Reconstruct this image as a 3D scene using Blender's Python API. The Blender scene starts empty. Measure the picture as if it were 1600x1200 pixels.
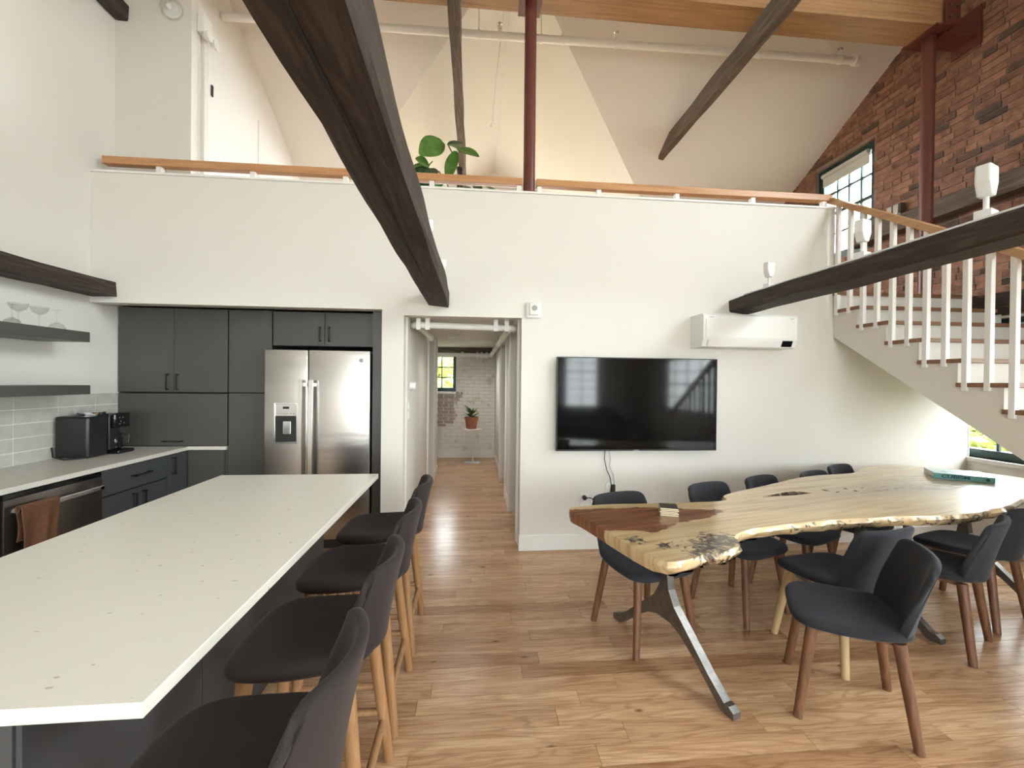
import bpy, bmesh, math, random
from mathutils import Vector, Matrix, geometry, noise
S = bpy.context.scene
COL = S.collection
rnd = random.Random(7)

# ------------------------------------------------------------------ camera
F, YAW, PIT, ROL = 664.0, .0905, -.006, .0103
CAMZ = 1.48
cy, sy, cp, sp = math.cos(YAW), math.sin(YAW), math.cos(PIT), math.sin(PIT)
fwd = Vector((sy*cp, cy*cp, sp)); rgt = Vector((cy, -sy, 0)); upv = rgt.cross(fwd)
r2 = math.cos(ROL)*rgt + math.sin(ROL)*upv; u2 = -math.sin(ROL)*rgt + math.cos(ROL)*upv
cd = bpy.data.cameras.new('camera'); cam = bpy.data.objects.new('camera', cd); COL.objects.link(cam)
cam.matrix_world = Matrix(((r2.x, u2.x, -fwd.x, 0), (r2.y, u2.y, -fwd.y, 0), (r2.z, u2.z, -fwd.z, CAMZ), (0, 0, 0, 1)))
cd.sensor_width = 36; cd.lens = F/1600*36; cd.clip_start = .05
S.camera = cam
def proj(p):
    d = Vector(p) - Vector((0, 0, CAMZ)); z = d.dot(fwd)
    if z < .05: return None
    return 800+F*d.dot(r2)/z, 600-F*d.dot(u2)/z, z

# ------------------------------------------------------------------ world, light, exposure
S.view_settings.view_transform = 'Standard'; S.view_settings.look = 'None'
S.view_settings.gamma = 1; S.view_settings.use_curve_mapping = False
S.view_settings.exposure = 2.06
SKY = 6.0
W = bpy.data.worlds.new('sky'); S.world = W; W.use_nodes = True
bg = W.node_tree.nodes['Background']; bg.inputs[0].default_value = (.93, .97, 1.0, 1); bg.inputs[1].default_value = SKY
sun_d = bpy.data.lights.new('sun', 'SUN'); sun_d.energy = 1.0; sun_d.angle = .02; sun_d.color = (1, .96, .9)
sun = bpy.data.objects.new('sun', sun_d); COL.objects.link(sun); sun.rotation_euler = (math.radians(-32), math.radians(18), 0)

# room dimensions (metres, camera foot at the origin, +Y towards the television wall)
D = 3.693; XL = -3.06; XR = 4.782; YF = -4.5; YB = 8.25; YRIDGE = 1.0
def roofz(y): return 5.348-.552*(y-4.27) if y >= YRIDGE else 5.348-.552*(YRIDGE-4.27)-.552*(YRIDGE-y)
LOFT = 2.343; HW = 3.12; CEIL = 2.12
FRONT_WINS = [(-2.6, -1.5, .75, 2.8), (-.7, .4, .75, 2.8), (1.1, 2.1, .75, 2.8), (2.55, 3.55, .75, 2.8)]      # x0,x1,z0,z1
RIGHT_WINS = [(2.30, 4.0, .80, 2.10), (4.72, 5.60, 3.15, 4.46), (-.3, 1.8, .80, 2.10), (-3.4, -.9, .80, 2.10), (-.3, 1.9, 3.5, 5.6), (-3.4, -.9, 3.3, 4.7)]
HALL_WIN = (-1.32, -.335, 1.27, 2.0)
GABLE_WIN = (-1.2, 1.9, 2.6, 4.5)
def portal(name, loc, rot, w, h):
    l = bpy.data.lights.new(name, 'AREA'); l.shape = 'RECTANGLE'; l.size = w; l.size_y = h
    l.cycles.is_portal = True
    o = bpy.data.objects.new(name, l); COL.objects.link(o); o.location = loc; o.rotation_euler = rot
for (a, b, c, d) in FRONT_WINS: portal('window_daylight', ((a+b)/2, YF-.2, (c+d)/2), (math.radians(90), 0, 0), b-a, d-c)
for (a, b, c, d) in RIGHT_WINS: portal('window_daylight', (XR+.32, (a+b)/2, (c+d)/2), (math.radians(90), 0, math.radians(90)), b-a, d-c)
a, b, c, d = HALL_WIN; portal('window_daylight', ((a+b)/2, YB+.32, (c+d)/2), (math.radians(90), 0, math.radians(180)), b-a, d-c)
a, b, c, d = GABLE_WIN; portal('window_daylight', ((a+b)/2, YB+.32, (c+d)/2), (math.radians(90), 0, math.radians(180)), b-a, d-c)

# ------------------------------------------------------------------ materials
def nt(name):
    m = bpy.data.materials.new(name); m.use_nodes = True
    t = m.node_tree; return m, t, t.nodes['Principled BSDF']
def N(t, ty, **kw):
    n = t.nodes.new(ty)
    for k, v in kw.items():
        if k in n.inputs.keys() if isinstance(k, str) else False: n.inputs[k].default_value = v
        else: setattr(n, k, v)
    return n
def L(t, a, b): t.links.new(a, b)
def ramp(t, stops, interp='LINEAR'):
    n = t.nodes.new('ShaderNodeValToRGB'); n.color_ramp.interpolation = interp
    e = n.color_ramp.elements
    while len(e) < len(stops): e.new(.5)
    for i, (p, c) in enumerate(stops): e[i].position = p; e[i].color = (*c, 1)
    return n
def flat(name, col, rough=.5, metal=0, bump=0, bscale=300, var=0, vscale=6, spec=.5, coat=0):
    m, t, b = nt(name)
    b.inputs['Base Color'].default_value = (*col, 1); b.inputs['Roughness'].default_value = rough
    b.inputs['Metallic'].default_value = metal; b.inputs['Specular IOR Level'].default_value = spec
    b.inputs['Coat Weight'].default_value = coat
    g = N(t, 'ShaderNodeNewGeometry')
    if var:
        no = N(t, 'ShaderNodeTexNoise'); no.inputs['Scale'].default_value = vscale; no.inputs['Detail'].default_value = 4
        L(t, g.outputs['Position'], no.inputs['Vector'])
        r = ramp(t, [(.3, [c*(1-var) for c in col]), (.7, [min(1, c*(1+var)) for c in col])])
        L(t, no.outputs['Fac'], r.inputs[0]); L(t, r.outputs[0], b.inputs['Base Color'])
    if bump:
        no2 = N(t, 'ShaderNodeTexNoise'); no2.inputs['Scale'].default_value = bscale; no2.inputs['Detail'].default_value = 3
        L(t, g.outputs['Position'], no2.inputs['Vector'])
        bp = N(t, 'ShaderNodeBump'); bp.inputs['Strength'].default_value = bump; bp.inputs['Distance'].default_value = .002
        L(t, no2.outputs['Fac'], bp.inputs['Height']); L(t, bp.outputs[0], b.inputs['Normal'])
    return m
def wood(name, c0, c1, c2, axis='X', rough=.4, scale=1.0, rndsrc=None, bump=.15, spread=.5, dist=1.5, coat=0):
    """grain stretched along one world/object axis; rndsrc 'object' or 'island' shifts tone per piece"""
    m, t, b = nt(name)
    g = N(t, 'ShaderNodeNewGeometry'); pos = g.outputs['Position']
    if rndsrc is None:
        tc = N(t, 'ShaderNodeTexCoord'); pos = tc.outputs['Object']
    mp = N(t, 'ShaderNodeMapping')
    s = [22*scale]*3; s['XYZ'.index(axis)] = 1.6*scale
    mp.inputs['Scale'].default_value = s
    L(t, pos, mp.inputs['Vector'])
    rv = None
    if rndsrc == 'object': rv = N(t, 'ShaderNodeObjectInfo').outputs['Random']
    if rndsrc == 'island': rv = g.outputs['Random Per Island']
    vec = mp.outputs[0]
    if rv is not None:
        mu = N(t, 'ShaderNodeMath', operation='MULTIPLY'); mu.inputs[1].default_value = 57.0; L(t, rv, mu.inputs[0])
        ad = N(t, 'ShaderNodeVectorMath', operation='ADD'); L(t, mp.outputs[0], ad.inputs[0]); L(t, mu.outputs[0], ad.inputs[1]); vec = ad.outputs[0]
    no = N(t, 'ShaderNodeTexNoise'); no.inputs['Scale'].default_value = 1; no.inputs['Detail'].default_value = 6; no.inputs['Distortion'].default_value = dist
    no.inputs['Roughness'].default_value = .62
    L(t, vec, no.inputs['Vector'])
    r = ramp(t, [(.28, c0), (.5, c1), (.72, c2)]); L(t, no.outputs['Fac'], r.inputs[0])
    out = r.outputs[0]
    if rv is not None:
        r2_ = ramp(t, [(0, (1-spread,)*3), (.18, (1-spread*.45, 1-spread*.55, 1-spread*.65)), (.55, (1, .97, .93)), (1, (1.12, 1.1, 1.06))]); L(t, rv, r2_.inputs[0])
        mx = N(t, 'ShaderNodeMix', data_type='RGBA', blend_type='MULTIPLY'); mx.inputs['Factor'].default_value = 1
        L(t, out, mx.inputs[6]); L(t, r2_.outputs[0], mx.inputs[7]); out = mx.outputs[2]
    L(t, out, b.inputs['Base Color']); b.inputs['Roughness'].default_value = rough
    b.inputs['Coat Weight'].default_value = coat; b.inputs['Coat Roughness'].default_value = .12
    bp = N(t, 'ShaderNodeBump'); bp.inputs['Strength'].default_value = bump; bp.inputs['Distance'].default_value = .003
    L(t, no.outputs['Fac'], bp.inputs['Height']); L(t, bp.outputs[0], b.inputs['Normal'])
    return m
def brickmat(name, src):
    m, t, b = nt(name)
    g = N(t, 'ShaderNodeNewGeometry')
    rv = N(t, 'ShaderNodeObjectInfo').outputs['Random'] if src == 'object' else g.outputs['Random Per Island']
    r = ramp(t, [(0, (.085, .055, .045)), (.08, (.13, .075, .055)), (.2, (.24, .115, .075)), (.6, (.33, .155, .10)), (1, (.40, .20, .13))]); L(t, rv, r.inputs[0])
    no = N(t, 'ShaderNodeTexNoise'); no.inputs['Scale'].default_value = 14; no.inputs['Detail'].default_value = 8; L(t, g.outputs['Position'], no.inputs['Vector'])
    rr = ramp(t, [(.3, (.5, .46, .44)), (.5, (.9, .88, .86)), (.66, (1.05, 1.05, 1.05)), (.8, (1.35, 1.4, 1.4))]); L(t, no.outputs['Fac'], rr.inputs[0])
    mx = N(t, 'ShaderNodeMix', data_type='RGBA', blend_type='MULTIPLY'); mx.inputs['Factor'].default_value = 1
    L(t, r.outputs[0], mx.inputs[6]); L(t, rr.outputs[0], mx.inputs[7]); L(t, mx.outputs[2], b.inputs['Base Color'])
    b.inputs['Roughness'].default_value = .85
    no2 = N(t, 'ShaderNodeTexNoise'); no2.inputs['Scale'].default_value = 60; no2.inputs['Detail'].default_value = 6; L(t, g.outputs['Position'], no2.inputs['Vector'])
    bp = N(t, 'ShaderNodeBump'); bp.inputs['Strength'].default_value = .6; bp.inputs['Distance'].default_value = .006
    L(t, no2.outputs['Fac'], bp.inputs['Height']); L(t, bp.outputs[0], b.inputs['Normal'])
    return m
M = {}
M['wall'] = flat('warm_white_paint', (.745, .715, .665), .75, bump=.05, bscale=180, var=.012, vscale=1.2)
M['ceil'] = flat('white_ceiling_paint', (.765, .75, .72), .8, bump=.05, bscale=120)
M['trimw'] = flat('white_trim_paint', (.82, .80, .77), .45)
M['white'] = flat('white_enamel', (.82, .82, .80), .35)
M['pipew'] = flat('white_pipe_paint', (.80, .79, .76), .3)
M['stairw'] = flat('cream_stringer_shaded_riser', (.72, .68, .61), .6)
M['char'] = flat('charcoal_cabinet', (.076, .073, .066), .42, var=.04, vscale=3)
M['charL'] = flat('slate_base_cabinet', (.060, .063, .070), .45)
M['black'] = flat('black_metal', (.012, .012, .012), .4)
M['blackp'] = flat('black_plastic', (.014, .014, .015), .32)
M['gap'] = flat('dark_cavity', (.01, .01, .01), .8)
M['blackgloss'] = flat('black_gloss', (.006, .006, .007), .08)
M['screen'] = flat('television_glass', (.004, .004, .004), .07, spec=.32)
M['chrome'] = flat('chrome', (.75, .75, .75), .12, 1)
M['redsteel'] = flat('oxide_red_steel', (.135, .036, .026), .38, var=.12, vscale=9)
M['green'] = flat('dark_green_window_paint', (.015, .045, .040), .4)
M['iron'] = flat('cast_iron', (.20, .19, .18), .36, .8, bump=.3, bscale=60, var=.2, vscale=30)
M['blind'] = flat('roller_shade_cloth', (.62, .63, .60), .8)
M['quartz_e'] = None
M['mortar'] = flat('lime_mortar', (.27, .19, .15), .95, bump=.6, bscale=90, var=.2, vscale=10)
M['terracotta'] = flat('terracotta', (.42, .17, .09), .8, var=.2, vscale=14)
M['soil'] = flat('potting_soil', (.03, .02, .014), .95)
M['leaf'] = flat('leaf_green', (.085, .19, .035), .35, var=.35, vscale=9)
M['leafd'] = flat('leaf_dark', (.02, .06, .02), .35, var=.3, vscale=9)
M['stem'] = flat('plant_stem', (.12, .11, .06), .6)
M['towel'] = flat('rust_towel', (.15, .066, .03), .95, bump=1, bscale=220, var=.15, vscale=60)
M['steelh'] = flat('satin_steel', (.62, .60, .58), .25, 1)
M['teal'] = flat('teal_cover', (.15, .41, .41), .4)
M['bookside'] = flat('book_cover_pale', (.40, .55, .58), .25, var=.25, vscale=9)
M['paper'] = flat('paper_edge', (.78, .74, .64), .8)
M['ink'] = flat('dark_teal_ink', (.01, .06, .08), .6)
M['coaster'] = flat('pale_coaster_edge', (.72, .62, .42), .6)
M['coastert'] = flat('dark_coaster_top', (.035, .03, .025), .5)
M['tile'] = flat('grey_glazed_tile', (.53, .52, .47), .16, var=.07, vscale=14)
M['grout'] = flat('white_grout', (.76, .74, .70), .8)
M['greyprint'] = flat('grey_print', (.35, .36, .37), .5)
M['curtain'] = flat('white_curtain', (.8, .78, .74), .9)
M['sofa'] = flat('grey_sofa_cloth', (.06, .06, .065), .9, bump=.5)
M['grass'] = flat('outdoor_paving', (.24, .22, .18), .9, var=.4, vscale=2)
M['barkm'] = flat('bark', (.06, .04, .03), .9)
M['treeleaf'] = flat('yellow_green_leaf', (.30, .34, .05), .6, var=.5, vscale=3)  # yellow-green foliage colour, varied by noise
# stainless with a vertical brushed grain
m, t, b = nt('brushed_stainless'); b.inputs['Base Color'].default_value = (.46, .43, .40, 1); b.inputs['Metallic'].default_value = 1
b.inputs['Roughness'].default_value = .26; b.inputs['Anisotropic'].default_value = .3
g = N(t, 'ShaderNodeNewGeometry'); mp = N(t, 'ShaderNodeMapping'); mp.inputs['Scale'].default_value = (.9, 1, 5.0); L(t, g.outputs['Position'], mp.inputs[0])
no = N(t, 'ShaderNodeTexNoise'); no.inputs['Scale'].default_value = 1.5; L(t, mp.outputs[0], no.inputs[0]); bp = N(t, 'ShaderNodeBump'); bp.inputs['Strength'].default_value = .12; bp.inputs['Distance'].default_value = .02
L(t, no.outputs[0], bp.inputs['Height']); L(t, bp.outputs[0], b.inputs['Normal']); M['steel'] = m
# dark fridge/dishwasher steel
M['steeld'] = flat('dark_stainless', (.16, .135, .12), .3, .9)
# clear glass pane, thin
def glassmat(name, tint, gl):
    m = bpy.data.materials.new(name); m.use_nodes = True; t = m.node_tree; t.nodes.clear()
    o = N(t, 'ShaderNodeOutputMaterial'); tr = N(t, 'ShaderNodeBsdfTransparent'); tr.inputs[0].default_value = (*tint, 1)
    gb = N(t, 'ShaderNodeBsdfGlossy'); gb.inputs['Roughness'].default_value = .02
    lw = N(t, 'ShaderNodeLayerWeight'); lw.inputs[0].default_value = .5; pw = N(t, 'ShaderNodeMath', operation='POWER'); pw.inputs[1].default_value = 4; L(t, lw.outputs['Facing'], pw.inputs[0])
    ma = N(t, 'ShaderNodeMath', operation='MULTIPLY_ADD'); ma.inputs[1].default_value = gl; ma.inputs[2].default_value = .04; L(t, pw.outputs[0], ma.inputs[0])
    mx = N(t, 'ShaderNodeMixShader'); L(t, ma.outputs[0], mx.inputs[0]); L(t, tr.outputs[0], mx.inputs[1]); L(t, gb.outputs[0], mx.inputs[2]); L(t, mx.outputs[0], o.inputs[0])
    return m
M['pane'] = glassmat('window_glass', (.95, .97, .96), .5)
M['glass'] = glassmat('drinking_glass', (.95, .955, .955), .45)
# quartz worktop with sparse flecks
m, t, b = nt('speckled_quartz'); g = N(t, 'ShaderNodeNewGeometry')
mp = N(t, 'ShaderNodeMapping'); mp.inputs['Rotation'].default_value = (0, 0, .6); mp.inputs['Scale'].default_value = (24, 46, 30); L(t, g.outputs['Position'], mp.inputs[0])
v = N(t, 'ShaderNodeTexVoronoi'); v.inputs['Scale'].default_value = 1.0; v.inputs['Randomness'].default_value = 1; L(t, mp.outputs[0], v.inputs['Vector'])
wn = N(t, 'ShaderNodeSeparateColor'); L(t, v.outputs['Color'], wn.inputs[0])
thr = N(t, 'ShaderNodeMath', operation='MULTIPLY'); L(t, wn.outputs[0], thr.inputs[0]); L(t, wn.outputs[0], thr.inputs[1])
thr2 = N(t, 'ShaderNodeMath', operation='MULTIPLY'); L(t, thr.outputs[0], thr2.inputs[0]); thr2.inputs[1].default_value = .19
lt = N(t, 'ShaderNodeMath', operation='LESS_THAN'); L(t, v.outputs['Distance'], lt.inputs[0]); L(t, thr2.outputs[0], lt.inputs[1])
gt = N(t, 'ShaderNodeMath', operation='GREATER_THAN'); L(t, wn.outputs[1], gt.inputs[0]); gt.inputs[1].default_value = .35
mu = N(t, 'ShaderNodeMath', operation='MULTIPLY'); L(t, lt.outputs[0], mu.inputs[0]); L(t, gt.outputs[0], mu.inputs[1])
mx = N(t, 'ShaderNodeMix', data_type='RGBA'); L(t, mu.outputs[0], mx.inputs[0]); mx.inputs[6].default_value = (.79, .755, .67, 1); mx.inputs[7].default_value = (.52, .48, .40, 1)
L(t, mx.outputs[2], b.inputs['Base Color']); b.inputs['Roughness'].default_value = .3; M['quartz'] = m
M['counter'] = flat('grey_beige_worktop', (.66, .63, .57), .35, var=.05, vscale=40)
# upholstery
def fabric(name, c, sheen):
    m, t, b = nt(name); b.inputs['Roughness'].default_value = .95; b.inputs['Sheen Weight'].default_value = sheen; b.inputs['Sheen Roughness'].default_value = .4
    b.inputs['Sheen Tint'].default_value = (*[min(1, x*9) for x in c], 1); b.inputs['Specular IOR Level'].default_value = .2
    tc = N(t, 'ShaderNodeTexCoord'); no = N(t, 'ShaderNodeTexNoise'); no.inputs['Scale'].default_value = 420; no.inputs['Detail'].default_value = 2; L(t, tc.outputs['Object'], no.inputs[0])
    r = ramp(t, [(.3, [x*.75 for x in c]), (.7, [x*1.25 for x in c])]); L(t, no.outputs[0], r.inputs[0]); L(t, r.outputs[0], b.inputs['Base Color'])
    bp = N(t, 'ShaderNodeBump'); bp.inputs['Strength'].default_value = .35; bp.inputs['Distance'].default_value = .001; L(t, no.outputs[0], bp.inputs['Height']); L(t, bp.outputs[0], b.inputs['Normal'])
    return m
M['fab_chair'] = fabric('charcoal_blue_upholstery', (.030, .031, .036), .45)
M['fab_stool'] = fabric('brown_black_upholstery', (.030, .024, .023), .5)
M['walnut'] = wood('walnut_leg', (.10, .042, .02), (.17, .075, .038), (.24, .115, .06), 'Z', .45, 1.6, bump=.05)
M['oak'] = wood('oak_leg', (.27, .135, .058), (.345, .18, .08), (.41, .23, .105), 'Z', .45, 1.6, bump=.05)
M['oakpale'] = wood('pale_oak_leg', (.46, .32, .16), (.54, .39, .21), (.6, .45, .26), 'Z', .45, 1.6, bump=.05)
M['rail'] = wood('stained_handrail', (.40, .185, .08), (.52, .26, .115), (.60, .33, .16), 'X', .35, 1, bump=.05)
M['raily'] = wood('stair_handrail', (.40, .20, .085), (.48, .26, .12), (.54, .32, .16), 'Y', .3, 1, bump=.05)
M['tread'] = wood('tread_wood', (.17, .075, .035), (.23, .11, .055), (.30, .15, .075), 'X', .4, 1, bump=.05)
M['glulam'] = wood('laminated_timber', (.25, .125, .05), (.37, .20, .09), (.46, .27, .13), 'X', .45, .7, bump=.1)
def plankmat(name, src):
    m, t, b = nt(name); g = N(t, 'ShaderNodeNewGeometry')
    rv = N(t, 'ShaderNodeObjectInfo').outputs['Random'] if src == 'object' else g.outputs['Random Per Island']
    mu = N(t, 'ShaderNodeMath', operation='MULTIPLY'); mu.inputs[1].default_value = 91.0; L(t, rv, mu.inputs[0])
    ad = N(t, 'ShaderNodeVectorMath', operation='ADD'); L(t, g.outputs['Position'], ad.inputs[0]); L(t, mu.outputs[0], ad.inputs[1])
    def nz(sc, det, dist=0):
        mp = N(t, 'ShaderNodeMapping'); mp.inputs['Scale'].default_value = sc; L(t, ad.outputs[0], mp.inputs[0])
        no = N(t, 'ShaderNodeTexNoise'); no.inputs['Scale'].default_value = 1; no.inputs['Detail'].default_value = det; no.inputs['Distortion'].default_value = dist; L(t, mp.outputs[0], no.inputs[0]); return no.outputs[0]
    ring = nz((1.1, 11, 1), 2, .4)
    k = N(t, 'ShaderNodeMath', operation='MULTIPLY'); k.inputs[1].default_value = 62; L(t, ring, k.inputs[0])
    sn = N(t, 'ShaderNodeMath', operation='SINE'); L(t, k.outputs[0], sn.inputs[0])
    rl = ramp(t, [(0, (.84, .79, .74)), (.45, (1, 1, 1)), (1, (1.03, 1.03, 1.03))]); mr = N(t, 'ShaderNodeMapRange'); mr.inputs[1].default_value = -1; L(t, sn.outputs[0], mr.inputs[0]); L(t, mr.outputs[0], rl.inputs[0])
    base = ramp(t, [(.3, (.48, .285, .16)), (.5, (.60, .38, .225)), (.7, (.68, .455, .285))]); L(t, nz((1.5, 14, 1), 5, 1), base.inputs[0])
    tone = ramp(t, [(0, (.72, .63, .56)), (.1, (.84, .77, .71)), (.3, (.94, .90, .86)), (.6, (1, .98, .96)), (1, (1.1, 1.1, 1.08))]); L(t, rv, tone.inputs[0])
    fine = ramp(t, [(.35, (.82, .80, .78)), (.6, (1.04, 1.04, 1.04))]); L(t, nz((9, 260, 1), 2), fine.inputs[0])
    vo = N(t, 'ShaderNodeTexVoronoi'); mpv = N(t, 'ShaderNodeMapping'); mpv.inputs['Scale'].default_value = (2.6, 5.2, 1); L(t, ad.outputs[0], mpv.inputs[0]); L(t, mpv.outputs[0], vo.inputs['Vector']); vo.inputs['Scale'].default_value = 1
    kn = ramp(t, [(.03, (.35, .25, .2)), (.075, (1, 1, 1))]); L(t, vo.outputs['Distance'], kn.inputs[0])
    out = base.outputs[0]
    for f in (rl, tone, fine, kn):
        mx = N(t, 'ShaderNodeMix', data_type='RGBA', blend_type='MULTIPLY'); mx.inputs['Factor'].default_value = 1; L(t, out, mx.inputs[6]); L(t, f.outputs[0], mx.inputs[7]); out = mx.outputs[2]
    L(t, out, b.inputs['Base Color']); b.inputs['Roughness'].default_value = .25
    bp = N(t, 'ShaderNodeBump'); bp.inputs['Strength'].default_value = .06; bp.inputs['Distance'].default_value = .002; L(t, fine.outputs[0], bp.inputs['Height']); L(t, bp.outputs[0], b.inputs['Normal'])
    return m
M['plank'] = plankmat('oak_floorboard', 'object'); M['plank2'] = plankmat('oak_floorboards_far', 'island')
M['beam'] = wood('old_dark_timber', (.014, .0085, .006), (.034, .021, .015), (.085, .058, .042), 'Y', .7, .8, bump=1.0, dist=3)
M['beamg'] = wood('weathered_timber', (.05, .033, .023), (.105, .073, .053), (.19, .145, .11), 'Y', .8, .8, bump=1.0, dist=3)
M['timberx'] = wood('weathered_lintel', (.06, .045, .035), (.14, .11, .085), (.22, .18, .14), 'X', .85, .8, bump=1.0, dist=3)
M['brick'] = brickmat('red_brick', 'object'); M['brick2'] = brickmat('red_brick_rest', 'island')
M['brickp'] = flat('worn_painted_brick', (.40, .33, .27), .9, var=.3, vscale=18, bump=.8, bscale=60)
# white painted brickwork (far wall of the hall)
m, t, b = nt('painted_brickwork'); g = N(t, 'ShaderNodeNewGeometry'); sx = N(t, 'ShaderNodeSeparateXYZ'); L(t, g.outputs['Position'], sx.inputs[0])
cx = N(t, 'ShaderNodeCombineXYZ'); L(t, sx.outputs[0], cx.inputs[0]); L(t, sx.outputs[2], cx.inputs[1])
bt = N(t, 'ShaderNodeTexBrick'); bt.inputs['Scale'].default_value = 1; bt.inputs['Brick Width'].default_value = .21; bt.inputs['Row Height'].default_value = .068; bt.inputs['Mortar Size'].default_value = .006; bt.inputs['Mortar Smooth'].default_value = .6
bt.inputs['Color1'].default_value = (.80, .78, .73, 1); bt.inputs['Color2'].default_value = (.76, .74, .69, 1); bt.inputs['Mortar'].default_value = (.66, .63, .58, 1); L(t, cx.outputs[0], bt.inputs['Vector'])
no = N(t, 'ShaderNodeTexNoise'); no.inputs['Scale'].default_value = 5; no.inputs['Detail'].default_value = 8; L(t, g.outputs['Position'], no.inputs[0])
r = ramp(t, [(.0, (.55, .42, .32)), (.34, (.8, .74, .66)), (.40, (1, 1, 1))]); L(t, no.outputs[0], r.inputs[0])
mx = N(t, 'ShaderNodeMix', data_type='RGBA', blend_type='MULTIPLY'); mx.inputs[0].default_value = .8; L(t, bt.outputs[0], mx.inputs[6]); L(t, r.outputs[0], mx.inputs[7]); L(t, mx.outputs[2], b.inputs['Base Color'])
bp = N(t, 'ShaderNodeBump'); bp.inputs['Strength'].default_value = .7; bp.inputs['Distance'].default_value = .01; bp.invert = True; L(t, bt.outputs['Fac'], bp.inputs['Height']); L(t, bp.outputs[0], b.inputs['Normal']); b.inputs['Roughness'].default_value = .7
M['pbrick'] = m

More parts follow.
